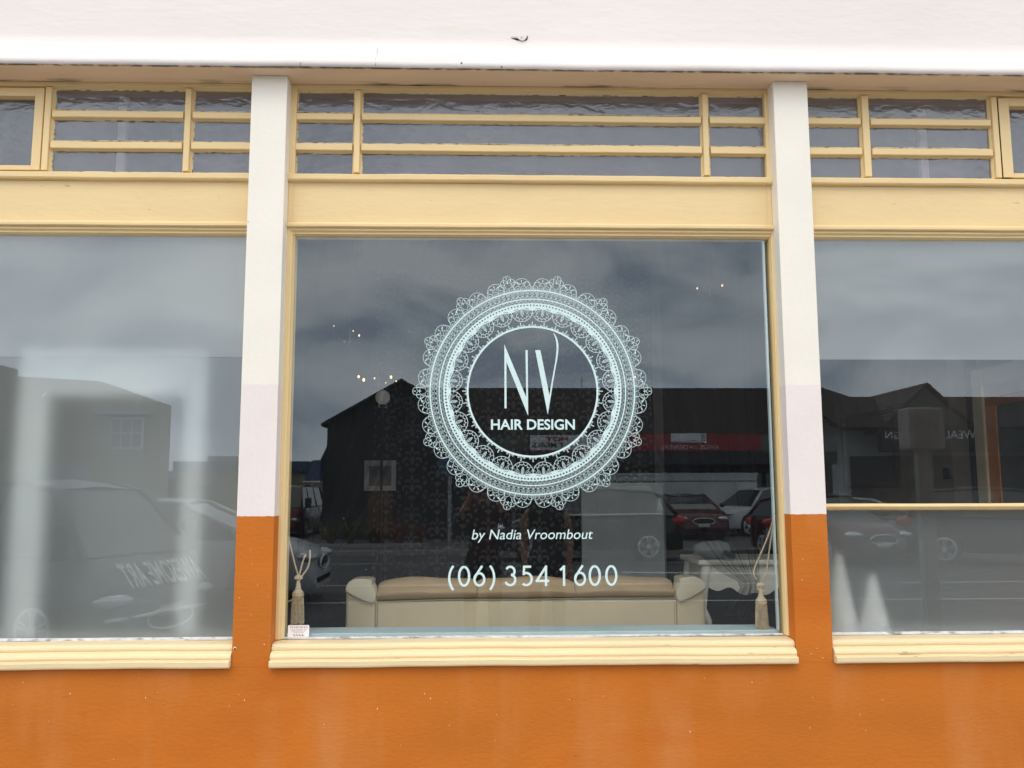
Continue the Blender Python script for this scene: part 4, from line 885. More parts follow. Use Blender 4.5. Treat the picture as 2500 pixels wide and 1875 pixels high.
def car(label, kind, loc, rotz, paint, group=None, cat='car', chrome=False, lod=0):
    s = SPEC[kind]; t = thing('parked_'+('van' if kind == 'van' else 'car'), label, cat, loc, rotz, group); L_, w, wr = s['L'], s['w'], s['wr']
    ra = wr+0.055; hl = L_/2
    def hw(x):
        q = abs(x)/hl; return w*(1-0.30*max(0, (q-0.80)/0.20)**2.2)
    def zb(x):
        z = s['zb']
        for wx in s['wx']:
            if abs(x-wx) < ra: z = max(z, wr-0.02+math.sqrt(ra*ra-(x-wx)**2))
        return z
    xs = sorted(set([-hl+L_*k/56 for k in range(57)]+[wx+ra*math.cos(PI*k/12) for wx in s['wx'] for k in range(13)]))
    m = MB(); vs = []; fs = []; n = 9
    for x in xs:
        b_, tp, h = zb(x), lerp(s['top'], x), hw(x); b_ = min(b_, tp-0.1)
        half = [(h*0.95, b_), (h, b_+0.10*(tp-b_)), (h*1.0, b_+0.5*(tp-b_)), (h*0.985, b_+0.80*(tp-b_)), (h*0.95, b_+0.94*(tp-b_)), (h*0.86, tp), (h*0.5, tp+0.02), (0, tp+0.028)]
        row = [(x, -y, z) for y, z in half]+[(x, y, z) for y, z in reversed(half[:-1])]
        vs += row; n = len(row)
    for k in range(len(xs)-1):
        for i in range(n-1): fs.append((k*n+i, (k+1)*n+i, (k+1)*n+i+1, k*n+i+1))
        fs.append((k*n, k*n+n-1, (k+1)*n+n-1, (k+1)*n))
    fs.append(tuple(range(n))); fs.append(tuple((len(xs)-1)*n+i for i in range(n)))
    m.add(vs, fs); o = m.build('body', paint, t, smooth=True); o.modifiers.new('e', 'EDGE_SPLIT').split_angle = R(38)
    # greenhouse
    gh = s['gh']; z0 = gh[0][1]; zt = max(p[1] for p in gh)
    def gw(z): return w*(0.93-(0.93-s['cl']/w*0.92)*((z-z0)/(zt-z0)) ) if z > z0 else w*0.93
    def gp(i, sg, off=0): x, z = gh[i]; return (x, sg*(gw(z)+off), z)
    for sg in (-1, 1):
        m = MB(); m.add([gp(i, sg) for i in range(len(gh))], [tuple(range(len(gh)))]); m.build('side_window', M['cglass'], t)
    k_ws = len(gh)-2
    m = MB(); m.add([gp(k_ws, -1), gp(k_ws+1, -1), gp(k_ws+1, 1), gp(k_ws, 1)], [(0, 1, 2, 3)]); m.build('windscreen', M['cglass'], t)
    m = MB(); m.add([gp(0, -1), gp(1, -1), gp(1, 1), gp(0, 1)], [(0, 1, 2, 3)]); m.build('rear_window', M['cglass'], t)
    m = MB()
    for i in range(1, k_ws):
        a, b_, c, d = gp(i, -1, .01), gp(i+1, -1, .01), gp(i+1, 1, .01), gp(i, 1, .01)
        up_ = 0.02; mid1 = (a[0], 0, a[2]+0.045); mid2 = (b_[0], 0, b_[2]+0.045)
        q = lambda p, f: (p[0], p[1]*f, p[2]+up_*(1-f)*2)
        m.add([a, b_, q(b_, .7), q(a, .7), mid1, mid2, q(d, .7), q(c, .7), d, c], [(0, 1, 2, 3), (3, 2, 5, 4), (4, 5, 7, 6), (6, 7, 9, 8)])
    m.build('roof', paint, t, smooth=True)
    m = MB()
    for sg in (-1, 1):
        for i in range(len(gh)-1): m.tube([gp(i, sg, .0), gp(i+1, sg, .0)], 0.035 if 0 < i < k_ws else 0.045, 6)
    m.build('window_surround', paint, t, smooth=True)
    m = MB()
    for sg in (-1, 1):
        for px in ((-0.15,) if kind != 'van' else (0.5, -0.7)): m.tube([(px-0.02, sg*(gw(z0)+.004), z0-0.01), (px-0.05, sg*(gw(zt)+.0), zt-0.06)], 0.028, 6)
    m.build('door_pillar', M['plastic'], t)
    if chrome:
        for sg in (-1, 1):
            m = MB(); m.tube([(gh[-1][0]-0.1, sg*(gw(z0)+.05), z0+.01), (gh[0][0]+.35, sg*(gw(z0)+.05), z0+.04)], 0.02, 6); m.build('window_trim', M['chrome'], t)
            m = MB(); x0 = gh[0][0]+.33; m.prism_y([(x0, z0+.04), (x0+.14, z0+.04), (x0+.10, z0+.40), (x0+.02, z0+.40)], min(sg*(gw(z0+.2)-.0), sg*(gw(z0+.2)+.03)), max(sg*(gw(z0+.2)-.0), sg*(gw(z0+.2)+.03))); m.build('window_trim', M['chrome'], t)
    for sg in (-1, 1):
        for hx in (0.55, -0.55): 
            m = MB(); m.tube([(hx-0.11, sg*w*1.0, z0-0.13), (hx, sg*(w+.025), z0-0.125), (hx+.11, sg*w*1.0, z0-0.12)], 0.012, 6); m.build('door_handle', M['chrome'] if chrome else paint, t)
        m = MB(); mx_ = gh[-1][0]-0.22
        if kind == 'van': m.box(mx_-.03, mx_+.06, min(sg*w, sg*(w+.22)), max(sg*w, sg*(w+.22)), z0-.05, z0+.30)
        else: m.ball((mx_, sg*(w+.08), z0+.09), (.06, .11, .075), 10)
        m.build('mirror', M['plastic'] if kind == 'van' else paint, t, smooth=kind != 'van', bevel=0.02 if kind == 'van' else 0)
        m = MB(); m.ball((hl-0.22, sg*w*0.72, lerp(s['top'], hl-.22)-.10), (.24, .20, .085), 14); m.v = [(a_, b2_, c_-(.16 if kind == 'van' else 0)) for a_, b2_, c_ in m.v]; m.build('headlight', M['lamp'], t, smooth=True)
        m = MB(); m.ball((-hl+0.14, sg*w*0.78, lerp(s['top'], -hl+.14)-.10), (.24, .19, .12), 12); m.build('tail_light', M['taillamp'], t, smooth=True)
    gz = lerp(s['top'], hl-.02)-.02
    if kind == 'van': gz -= .22
    m = MB(); m.lathe([(0.001, 0), (.30, 0.02), (.34, 0.03), (.30, 0.045), (.001, 0.05)], (0, 0, 0), 'x', 24)
    m.v = [(hl-.045+x, y, gz+.04+z*0.30) for x, y, z in m.v]; m.build('grille', M['plastic'], t)
    m = MB(); m.tube([(hl+.008, .35*math.cos(a), gz+.04+.105*math.sin(a)) for a in [2*PI*k/24 for k in range(25)]], 0.012, 5); m.build('grille_trim', M['chrome'], t)
    m = MB(); m.box(hl-.12, hl-.0, -w*.66, w*.66, .26, .40); m.build('lower_intake', M['plastic'], t, bevel=.03)
    m = MB(); m.box(hl-.005, hl+.012, -.18, .18, .42, .53); m.build('number_plate', M['plate'], t); m = MB(); m.box(-hl-.012, -hl+.005, -.18, .18, .55, .66); m.build('number_plate', M['plate'], t)
    for wx in s['wx']:
        for sg in (-1, 1):
            y = sg*(w-.02)
            m = MB(); q = [(wr*.70, -.10), (wr*.97, -.10), (wr, -.07), (wr, .07), (wr*.97, .095), (wr*.72, .10)]
            vs = m; m.lathe([(r_, h*sg) for r_, h in q], (wx, y-sg*.10, wr), 'y', 28); ty = m.build('wheel', M['tyre'], t)
            m = MB(); m.lathe([(wr*.72, .0), (wr*.72, sg*.012), (wr*.64, sg*.02), (wr*.60, sg*.0)], (wx, y-sg*.005, wr), 'y', 28)
            for k in range(5):
                a = 2*PI*k/5+.3; c, s_ = math.cos(a), math.sin(a); nx_, nz_ = -s_, c
                for ww in (-1, 1):
                    a1 = a+ww*.16; P = [(wx+.04*c+ww*.012*nx_, wr+.04*s_+ww*.012*nz_), (wx+wr*.66*math.cos(a1+.09), wr+wr*.66*math.sin(a1+.09)), (wx+wr*.66*math.cos(a1-.09), wr+wr*.66*math.sin(a1-.09))]
                    m.prism_y(P, min(y+sg*.0, y+sg*.018), max(y+sg*.0, y+sg*.018))
            m.lathe([(.06, 0), (.05, sg*.02)], (wx, y, wr), 'y', 14)
            m.build('rim', M['alloy'], ty)
            m = MB(); m.lathe([(ra-.01, 0), (ra-.01, -sg*.01)], (wx, y-sg*.22, wr), 'y', 24); m.build('arch_liner', M['black'], t)
    return t
def paint(n, c, metal=0.3): return mat(n, c, 0.22, 0.02, metal=metal, spec=0.7)
P_dark = paint('dark green black car paint', (0.012, 0.016, 0.014)); P_red = paint('dark red car paint', (0.085, 0.010, 0.013)); P_silver = paint('silver car paint', (0.50, 0.51, 0.54), .05)
P_white = paint('white car paint', (0.62, 0.63, 0.65), 0); P_blue = paint('dark blue car paint', (0.02, 0.026, 0.045)); P_van = paint('dark grey green van paint', (0.07, 0.085, 0.085)); P_lt = paint('pale silver car paint', (0.50, 0.52, 0.51), .3)
GR = 'vehicles reflected in the shop glass'
car('dark four wheel drive with chrome window trim reflected under the lace ring', 'suv', (2.41, -17.5, -0.052), PI, P_dark, GR, chrome=True)
car('dark red saloon reflected facing the shop, just right of the four wheel drive', 'sedan', (6.9, -26.4, 0.03), PI/2, P_red, GR)
car('white wagon reflected beside the right edge of the middle window', 'suv', (9.85, -27.9, 0.03), R(152), P_white, GR)
car('dark blue saloon reflected next to the white wagon', 'sedan', (8.55, -30.0, 0.03), R(60), P_blue, GR)
car('silver hatchback whose nose shows at the lower left of the middle window', 'hatch', (-4.62, -9.9, road_z(-9.9)), 0, P_silver, GR)
vn = car('dark van with AWESOME ART on its nose, reflected in the left frosted window', 'van', (-5.45, -6.28, -0.115), R(20), P_van, GR, 'van')
car('red van far across the street at the left edge of the middle window', 'van', (-7.1, -28.5, 0.03), PI/2, P_red, GR, 'van')
car('red hatchback reflected next to the pier in the right window', 'hatch', (8.0, -16.9, -0.05), R(76), P_red, GR)
car('pale silver saloon reflected behind the parking meter in the right window', 'sedan', (9.3, -17.6, -0.05), R(12), P_lt, GR)
car('dark blue wagon reflected at the far right of the right window', 'suv', (11.6, -15.6, -0.05), R(20), P_blue, GR)
# van lettering laid along the nose
o = lettering('lettering', 'AWESOME ART', 0, 1.18, 0, 0.24, 0, M['white'], vn, offset=.015)
for v in o.data.vertices:   # u runs from the far side to the near side, w up the sloping nose
    u, w_ = v.co.x, v.co.z; xq = 2.25-w_*0.85; v.co = (xq+0.03, -0.60+u, lerp(SPEC['van']['top'], xq)+0.05)
o.data.update()
m = MB(); m.tube([(2.19, .80, .44), (2.27, .62, .45), (2.315, .3, .455), (2.33, 0, .46), (2.315, -.3, .455), (2.27, -.62, .45)], 0.02, 6); m.build('bumper_trim', M['chrome'], vn)

# ------------------------------------------------------------------ buildings across the street
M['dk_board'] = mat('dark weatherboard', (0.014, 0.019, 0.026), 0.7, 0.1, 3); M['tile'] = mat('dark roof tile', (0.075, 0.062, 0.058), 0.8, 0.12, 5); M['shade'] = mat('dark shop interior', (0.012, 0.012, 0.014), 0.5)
M['pale_wall'] = mat('pale render', (0.50, 0.54, 0.53), 0.8, 0.06, 1); M['beige'] = mat('beige render', (0.32, 0.28, 0.205), 0.85, 0.05, 1); M['tin'] = mat('grey roof sheet', (0.30, 0.32, 0.34), 0.6); M['bluep'] = mat('blue paint', (0.05, 0.10, 0.20), 0.5)
M['signred'] = mat('red sign', (0.27, 0.012, 0.02), 0.45); M['signwhite'] = mat('white sign', (0.72, 0.74, 0.76), 0.5); M['grey_green'] = mat('grey green fascia', (0.12, 0.15, 0.14), 0.7); M['win'] = mat('far window glass', (0.10, 0.12, 0.13), 0.1, spec=0.8)
def courses(name, x0, x1, ya, za, yb, zb_, n, m_, par):
    """tiled slope: each course laps the one below"""
    m = MB()
    for k in range(n):
        t0, t1 = k/n, (k+1)/n; y0, z0, y1, z1 = ya+(yb-ya)*t0, za+(zb_-za)*t0, ya+(yb-ya)*t1, za+(zb_-za)*t1
        m.prism_x([(y0, z0+.085), (y0, z0-.03), (y1, z1-.02), (y1, z1+.01)], x0, x1)
    return m.build(name, m_, par)
g1 = thing('gable_building', 'black gabled building reflected left of the lace ring', 'building', (-2.83, -25.5, 0.164)); g1.scale = (.894, .894, .894)
m = MB(); m.prism_y([(-2.75, -0.25), (2.75, -0.25), (2.75, 4.15), (0, 5.70), (-2.75, 4.15)], -2.8, 0); m.build('wall', M['dk_board'], g1)
for sg in (-1, 1):
    m = MB(); m.prism_y([(sg*2.95, 4.02), (sg*2.95, 4.12), (0, 5.80), (0, 5.70)], -2.85, 0.25); m.build('roof', M['dk_board'], g1)
m = MB(); m.prism_y([(-2.76, 2.66), (-3.05, 2.66), (-2.76, 3.27)], -2.6, 0.0); m.build('lean_to_roof', M['dk_board'], g1)
m = MB(); m.prism_y([(-2.9, -.2), (-2.76, -.2), (-2.76, 2.65), (-2.9, 2.65)], -6, -0.1); m.build('lean_to_wall', M['dk_board'], g1)
m = MB(); m.box(-2.7, 2.7, 0.01, 0.03, 2.93, 2.98)
for k in range(16): m.box(-2.7, 2.7, 0.005, 0.018, 0.25+.17*k, 0.27+.17*k)
m.build('board_joint', M['shade'], g1)
bx('door', -1.2, -0.3, 0.005, 0.04, 0.04, 2.1, M['brown'], g1)
aw = thing('blue_awning', 'small blue awning on the left side of the black gabled building', 'awning', (-5.70, -25.3, 1.95)); aw.scale = (.9, .9, .9)
m = MB(); m.prism_y([(-.30, 0), (.28, 0), (.28, .75), (.0, .75)], -.8, .1); m.build('canopy', M['bluep'], aw); bx('rail', -.34, .30, .09, .12, -.05, 0, M['white'], aw)
lb = thing('low_pale_building', 'low pale roofed building far off at the left edge of the middle window', 'building', (-12, -40, 0))
bx('wall', -6, 3.3, -4, 0, 0.03, 2.3, M['dk_board'], lb); bx('roof', -6.1, 3.5, -4, .2, 2.3, 2.65, M['tin'], lb); m = MB(); m.tube([(-3, 0, 2.9), (2.0, 0, 2.9), (2.0, 0, 2.65)], .05, 6); m.build('rail', M['black'], lb)
tsb = thing('tiled_roof_shops', 'long shop row with dark tiled roof reflected behind the lace ring', 'building', (0, 0, 0))
courses('roof', -3.6, 13.0, -28.3, 3.72, -32.9, 5.86, 26, M['tile'], tsb)
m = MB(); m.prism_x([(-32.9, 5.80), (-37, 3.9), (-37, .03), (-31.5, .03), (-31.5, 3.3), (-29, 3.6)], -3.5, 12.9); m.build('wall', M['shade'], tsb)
bx('ridge', -3.65, 13.05, -33.05, -32.85, 5.82, 5.93, M['tile'], tsb)
bx('fascia', -3.6, 13.0, -28.42, -28.36, 3.03, 3.715, M['grey_green'], tsb)
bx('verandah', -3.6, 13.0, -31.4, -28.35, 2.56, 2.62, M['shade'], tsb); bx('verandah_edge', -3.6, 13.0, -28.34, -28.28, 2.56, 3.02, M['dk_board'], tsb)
bx('pale_wall', 3.6, 9.9, -28.27, -28.1, 0.03, 2.16, M['pale_wall'], tsb); bx('wall_cap', 3.55, 9.95, -28.30, -28.07, 2.161, 2.24, M['pale_wall'], tsb); bx('wall_groove', 3.6, 9.9, -28.098, -28.09, 1.93, 1.96, M['shade'], tsb)
for x in (0.3, 3.2, 10.6, 12.6): m = MB(); m.tube([(x, -28.5, 0.03), (x, -28.5, 2.56)], .05, 8); m.build('verandah_post', M['dk_board'], tsb)
for x in (0.8, 2.0, 10.6, 11.8): bx('shop_window', x-.5, x+.5, -31.46, -31.40, .7, 2.3, M['win'], tsb)
an = thing('roof_aerial', 'thin aerial standing on the tiled roof ridge', 'aerial', (4.07, -33, 5.9)); m = MB(); m.tube([(0, 0, 0), (0, 0, .52)], .016, 5); m.build('mast', M['black'], an); m = MB(); m.box(-.15, .15, -.01, .01, .0, .015); m.build('bracket', M['black'], an)
s1 = thing('dental_sign', 'red KWOK JOE DENTAL sign reflected in mirror writing', 'sign', (0, 0, 0))
bx('board', 5.15, 10.19, -28.355, -28.30, 3.068, 3.712, M['signred'], s1); bx('logo_panel', 6.825, 8.14, -28.298, -28.285, 3.369, 3.700, M['signwhite'], s1)
m = MB(); P = [(6.83, 3.405), (6.95, 3.44), (7.1, 3.40), (7.3, 3.45), (7.5, 3.40), (7.65, 3.42), (7.85, 3.40), (8.13, 3.40)]
for a, b_ in zip(P, P[1:]): m.tube([(8.14+6.83-a[0]-0.0, -28.28, a[1]), (8.14+6.83-b_[0], -28.28, b_[1])], .008, 4)
tx = 8.02
for a, b_ in (((-.055, 0), (-.045, .12)), ((.055, 0), (.045, .12)), ((-.045, .12), (.045, .12)), ((-.09, .20), (0, .28)), ((.09, .20), (0, .28)), ((-.09, .20), (.09, .20)), ((-.05, .20), (-.045, .12)), ((.05, .20), (.045, .12))):
    m.tube([(tx+a[0], -28.28, 3.40+a[1]), (tx+b_[0], -28.28, 3.40+b_[1])], .008, 4)
m.build('logo_lines', M['black'], s1)
lettering('lettering', 'KWOK', 7.87, 8.573, 3.115, 3.275, -28.29, M['signwhite'], s1, north=True, offset=-.01); lettering('lettering', 'JOE', 7.50, 7.80, 3.12, 3.235, -28.29, M['signwhite'], s1, north=True, offset=-.01); lettering('lettering', 'DENTAL', 6.42, 7.43, 3.115, 3.275, -28.29, M['signwhite'], s1, north=True, offset=-.01)
s2 = thing('hot_meals_sign', 'white HOT MEALS sign with a dark picture, reflected inside the lace ring', 'sign', (0, 0, 0))
bx('board', 1.62, 4.3, -28.355, -28.30, 3.10, 3.64, M['signwhite'], s2); bx('picture', 1.06, 1.60, -28.355, -28.295, 3.09, 3.645, mat('dark food picture', (0.04, 0.035, 0.03), .5, .4, 6, dark=(0.16, .14, .12)), s2); bx('red_strip', 1.62, 4.3, -28.35, -28.29, 3.03, 3.098, M['signred'], s2)
lettering('lettering', 'HOT', 2.20, 3.02, 3.41, 3.58, -28.29, M['signred'], s2, north=True, offset=.05); lettering('lettering', 'HOT MEALS', 1.70, 3.9, 3.18, 3.37, -28.29, M['black'], s2, north=True, offset=.03) if False else lettering('lettering', 'T MEALS', 1.70, 2.88, 3.19, 3.37, -28.29, M['black'], s2, north=True, offset=.03)
rb2 = thing('cross_gable_shops', 'tiled building with a cross gable reflected in the right window', 'building', (0, 0, 0))
courses('roof', 13.2, 26, -28.3, 3.95, -32.9, 5.53, 22, M['tile'], rb2)
m = MB(); m.prism_x([(-32.9, 5.45), (-37, 3.9), (-37, .03), (-29.6, .03), (-29.6, 3.9)], 13.3, 25.9); m.build('wall', M['pale_wall'], rb2)
m = MB(); m.prism_y([(14.9, 3.9), (16.6, 5.46), (18.3, 3.9)], -33, -28.6); m.build('gable_wall', mat('grey gable cladding', (0.10, 0.10, 0.10), .8), rb2)
for sg in (-1, 1):
    m = MB()
    for k in range(12):
        t0, t1 = k/12, (k+1)/12; x0, z0, x1, z1 = 16.6+sg*2.0*(1-t0), 3.72+1.88*t0, 16.6+sg*2.0*(1-t1), 3.72+1.88*t1
        m.prism_y([(x0, z0+.06), (x0, z0), (x1, z1), (x1, z1+.02)], -34, -28.4)
    m.build('gable_roof', M['tile'], rb2)
m = MB(); m.prism_x([(-33.5, 6.05), (-30, 4.4), (-37, 4.4)], 12.9, 13.9)
m.prism_y([(13.0, 4.4), (13.0, 6.1), (14.0, 6.1), (15.8, 5.5), (15.8, 4.4)], -35, -33.0); m.build('hip_roof', M['tile'], rb2)
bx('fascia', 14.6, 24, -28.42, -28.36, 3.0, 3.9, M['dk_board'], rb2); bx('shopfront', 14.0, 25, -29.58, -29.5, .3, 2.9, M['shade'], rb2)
s3 = thing('wealth_design_sign', 'thin WEALTH DESIGN lettering on a dark fascia, reflected in the right window', 'sign', (0, 0, 0))
bx('board', 14.7, 18.6, -28.355, -28.32, 3.05, 3.88, M['dk_board'], s3)
lettering('lettering', 'WEALTH', 16.55, 18.255, 3.50, 3.80, -28.30, M['signwhite'], s3, north=True, offset=-.005); lettering('lettering', 'DESIGN', 14.843, 16.25, 3.50, 3.76, -28.30, M['signwhite'], s3, north=True, offset=-.005)
bb = thing('beige_building', 'beige building with one hooded window reflected in the left window', 'building', (0, 0, 0))
m = MB(); m.prism_y([(-26, .03), (-9.55, .03), (-9.55, 4.2), (-11.34, 4.83), (-14.2, 5.0), (-14.2, 5.3), (-16, 5.3), (-26, 5.3)], -22.9, -22); m.build('wall', M['beige'], bb)
f = bx('window', -10.93, -10.0, -21.99, -21.93, 2.85, 3.75, M['white'], bb)
for i in range(3):
    for j in range(2): bx('pane', -10.90+.30*i, -10.64+.30*i, -21.925, -21.915, 2.90+.42*j, 3.28+.42*j, M['win'], f)
bx('window_hood', -11.2, -9.75, -21.99, -21.55, 3.82, 3.92, M['tin'], bb); bx('roller_door', -13.5, -11.5, -21.99, -21.95, .04, 2.4, M['tin'], bb); bx('eave', -16, -9.45, -22.0, -21.8, 4.20-.12, 4.20-.04, M['tin'], bb) if False else None
bbl = thing('blue_roofed_building', 'low building with blue roof edge reflected in the left window beside the pier', 'building', (-10.2, -35, 0))
bx('wall', -3.3, 3.2, -6, 0, .03, 2.5, M['beige'], bbl); bx('roof', -3.4, 3.4, -6, .2, 2.5, 2.93, M['bluep'], bbl); bx('roof_unit', -2.6, -1.0, -3, -2, 2.93, 3.25, M['tin'], bbl)
for x in (-2, 0, 2): bx('window', x-.5, x+.5, .005, .03, .9, 1.9, M['win'], bbl)
# sign post, parking meter
sp = thing('sign_post', 'pale grey sign post with a small blue sign reflected below the lace ring', 'sign post', (-0.955, -17.9+(-1.45), 0.06))
m = MB(); m.tube([(0, 0, 0), (0, 0, 2.5)], .05, 10); m.lathe([(.16, 0), (.14, .08), (.05, .1)], (0, 0, 0), 'z', 12); m.build('post', M['tin'], sp); bx('sign_plate', -.28, .05, .052, .07, 1.95, 2.45, M['bluep'], sp)
pm = thing('parking_meter', 'grey box shaped parking meter on a post reflected in the right window', 'parking meter', (3.27, -2.5, 0))
bx('post', -.055, .055, -.04, .04, 0, 1.86, mat('meter post', (0.24, 0.24, 0.25), .5), pm, .01); bx('housing', -.135, .135, -.09, .09, 1.861, 2.17, mat('meter housing', (0.30, 0.295, 0.28), .5), pm, .015); bx('recess', -.09, .09, .0905, .094, 1.89, 2.13, mat('meter recess', (0.20, 0.20, 0.19), .5), pm); bx('base', -.11, .11, -.11, .11, -.0, .02, M['tin'], pm)
# flax clump
M['flax'] = mat('flax leaf', (0.16, 0.14, 0.06), .6, .3, 2); M['flaxred'] = mat('bronze flax leaf', (0.24, 0.09, 0.055), .6, .3, 2)
def flax(label, cx, cy, rx, n, m_, h):
    m = MB()
    for k in range(n):
        q = k % 3; tx_, ty_ = cx+(q-1)*rx*.75, cy+(.2 if q == 1 else -.1); d = rnd.uniform(0, 2*PI); r0 = rnd.random()*.10; x, y = tx_+r0*math.cos(d), ty_+r0*math.sin(d); l = h*rnd.uniform(.6, 1.2)*(1.15 if q == 1 else .85); b_ = rnd.uniform(.25, 1.0)*l; w_ = rnd.uniform(.009, .018)
        P = [(x+math.cos(d)*b_*t*t, y+math.sin(d)*b_*t*t, .05+l*(t-.38*t*t*b_/l*1.6)) for t in (0, .35, .7, 1)]
        sx, sy = -math.sin(d), math.cos(d); vs = []
        for i, p in enumerate(P): ww = w_*(1, 1.1, .8, .05)[i]; vs += [(p[0]-sx*ww, p[1]-sy*ww, p[2]), (p[0]+sx*ww, p[1]+sy*ww, p[2])]
        m.add(vs, [(0, 1, 3, 2), (2, 3, 5, 4), (4, 5, 7, 6)])
    t = thing('flax_plant', label, 'plant', (cx, cy, 0.05)); o = m.build('foliage', m_, t, kind='stuff'); o.location = (-cx, -cy, -0.05); return t
flax('green flax clump reflected at the lower left, nearer the silver car', -3.9, -22.0, .8, 260, M['flax'], 1.0); flax('bronze flax clump reflected to the right of the green one', -2.5, -22.0, .75, 250, M['flaxred'], .95)
bx('planter_edge', -4.9, -1.6, -21.35, -21.2, .03, .13, M['kerb']); tag(bpy.data.objects['planter_edge'], 'low concrete edging in front of the two flax clumps', 'edging')

# ------------------------------------------------------------------ two people on the pavement, seen only in the glass
M['skin'] = mat('skin', (0.34, 0.18, 0.125), .6, .04); M['hair_d'] = mat('dark hair', (0.03, 0.02, 0.015), .5); M['hair_r'] = mat('reddish brown hair', (0.10, 0.035, 0.02), .5); M['cloth_b'] = mat('black clothing', (0.012, 0.012, 0.014), .9); M['cloth_r'] = mat('maroon clothing', (0.04, 0.012, 0.014), .9); M['phone'] = mat('dark phone case', (0.02, 0.02, 0.02), .3)
def figure(name, nodes, edges, mats, rule, par):
    me = bpy.data.meshes.new(name); bm = bmesh.new(); lay = bm.verts.layers.skin.verify(); ids = {}
    for k, (p, r_) in nodes.items():
        v = bm.verts.new(p); v[lay].radius = (r_, r_) if not isinstance(r_, tuple) else r_; v[lay].use_root = k == 'pelvis'; ids[k] = v
    for a, b_ in edges: bm.edges.new((ids[a], ids[b_]))
    bm.to_mesh(me); bm.free(); o = bpy.data.objects.new('tmp', me); C.objects.link(o)
    o.modifiers.new('s', 'SKIN').use_smooth_shade = True; sub = o.modifiers.new('d', 'SUBSURF'); sub.levels = 2; sub.render_levels = 2
    dg = bpy.context.evaluated_depsgraph_get(); dg.update(); m2 = bpy.data.meshes.new_from_object(o.evaluated_get(dg)); bpy.data.objects.remove(o)
    m2.name = name; m2.materials.clear()
    for m_ in mats: m2.materials.append(m_)
    for p in m2.polygons: p.material_index = rule(p.center); p.use_smooth = True
    b = bpy.data.objects.new(name, m2); C.objects.link(b); b.parent = par; return b
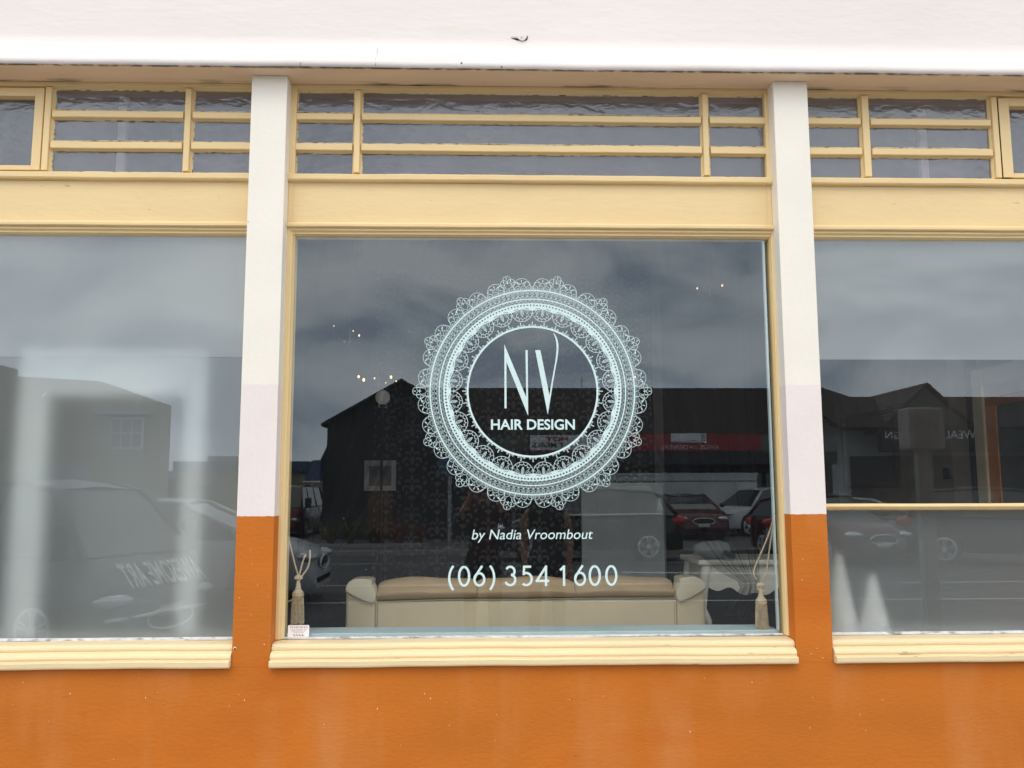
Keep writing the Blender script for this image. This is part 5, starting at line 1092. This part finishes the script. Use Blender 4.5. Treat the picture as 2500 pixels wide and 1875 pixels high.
def person(label, loc, pose, rule, hairmat, mats, face_z=1.60):
    t = thing('person', label, 'person', loc); nd = {}; ed = []
    def ch(prev, seq):
        for k, p, r_ in seq: nd[k] = (p, r_); 
        names = [prev]+[k for k, _, _ in seq]
        for a, b_ in zip(names, names[1:]): ed.append((a, b_)) if a else None
    ch(None, [('pelvis', (0, 0, .93), (.155, .11)), ('waist', (0, 0.0, 1.08), (.125, .095)), ('chest', (0, -.005, 1.27), (.15, .11)), ('neckb', (0, -.01, 1.42), (.07, .065)), ('neck', (0, 0, 1.48), .052), ('jaw', (0, .025, 1.535), (.058, .066)), ('face', (0, .018, 1.595), (.074, .088)), ('crown', (0, .0, 1.665), (.06, .075))])
    for s_, sd in ((-1, 'l'), (1, 'r')):
        ch('pelvis', [('hip'+sd, (s_*.10, 0, .88), .095), ('knee'+sd, (s_*.11, .01, .49), .062), ('ank'+sd, (s_*.115, -.02, .10), .04), ('heel'+sd, (s_*.115, -.02, .045), .038), ('toe'+sd, (s_*.13, .14, .035), .032)])
        sh, el, wr_, pa = pose[sd]
        ch('chest', [('sh'+sd, sh, .055), ('el'+sd, el, .042), ('wr'+sd, wr_, .027), ('pa'+sd, pa, (.034, .020))])
        pa = Vector(pa); d = (pa-Vector(wr_)).normalized(); side = Vector((1, 0, 0)) if abs(d.x) < .8 else Vector((0, 0, 1))
        for i in range(4):
            o1 = pa+side*(.020*(i-1.5))+d*.035; o2 = o1+d*(.026+.004*(1.5-abs(i-1.5)))+Vector((0, .01, 0)); o3 = o2+d*.018+Vector((0, .018, 0))
            ch('pa'+sd, [('f%d%s' % (i, sd), tuple(o1), .0095), ('g%d%s' % (i, sd), tuple(o2), .0085), ('h%d%s' % (i, sd), tuple(o3), .0075)])
        th = pa+side*(-s_*.035)+d*.005; ch('pa'+sd, [('t'+sd, tuple(th), .011), ('u'+sd, tuple(th+d*.03-side*s_*.008), .009)])
    figure('body', nd, ed, mats, rule, t)
    # face: nose, mouth, eyes, ears
    m = MB(); m.ball((0, .108, 1.585), (.013, .018, .022), 10); m.build('nose', M['skin'], t, smooth=True)
    for s_ in (-1, 1):
        m = MB(); m.ball((s_*.031, .092, 1.607), (.013, .010, .009), 10); m.build('eye', M['white'], t, smooth=True); m = MB(); m.ball((s_*.078, .0, 1.595), (.012, .018, .03), 10); m.build('ear', M['skin'], t, smooth=True)
        
    m = MB(); m.ball((0, .094, 1.545), (.024, .009, .007), 10); m.build('mouth', M['cloth_r'], t, smooth=True)
    m = MB(); m.ball((0, -.030, 1.648), (.090, .100, .082), 18)
    m.ball((0, -.075, 1.52), (.085, .05, .11), 14); m.build('hair', hairmat, t, smooth=True)
    return t
def r1(c):
    if c.z > 1.46 and abs(c.x) < .15 and c.y < .15 : return 0
    if c.y > .12 and c.z > 1.38: return 0
    if c.z < .09: return 2
    return 1 if c.z > .98 else 2
person('person in maroon top and black trousers raising a phone to photograph the shop', (-0.03, -4.17, 0), 
       {'l': ((-.175, 0, 1.385), (-.235, .16, 1.26), (-.12, .27, 1.49), (-.095, .305, 1.545)), 'r': ((.175, 0, 1.385), (.235, .16, 1.26), (.14, .27, 1.49), (.115, .305, 1.545))}, r1, M['hair_r'], [M['skin'], M['cloth_r'], M['cloth_b']])
def r2_(c):
    if c.z > 1.45 and abs(c.x) < .15: return 0
    if abs(c.x) > .165 and c.z < 1.40 and c.z > .6: return 0
    return 1
person('person in sleeveless black clothes standing beside the photographer', (0.55, -4.12, 0),
       {'l': ((-.17, 0, 1.375), (-.215, -.02, 1.12), (-.20, .08, .90), (-.195, .10, .83)), 'r': ((.17, 0, 1.375), (.215, -.02, 1.12), (.20, .08, .90), (.195, .10, .83))}, r2_, M['hair_d'], [M['skin'], M['cloth_b']])
tf = thing('phone', 'dark phone held sideways by the person in the maroon top', 'phone', (0.0, -3.845, 1.548)); bx('case', -.068, .068, -.006, .006, -.035, .035, M['phone'], tf, .004); m = MB(); m.lathe([(.006, 0), (.006, .001)], (0, .0062, 0), 'y', 12); m.build('lens', M['chrome'], tf)
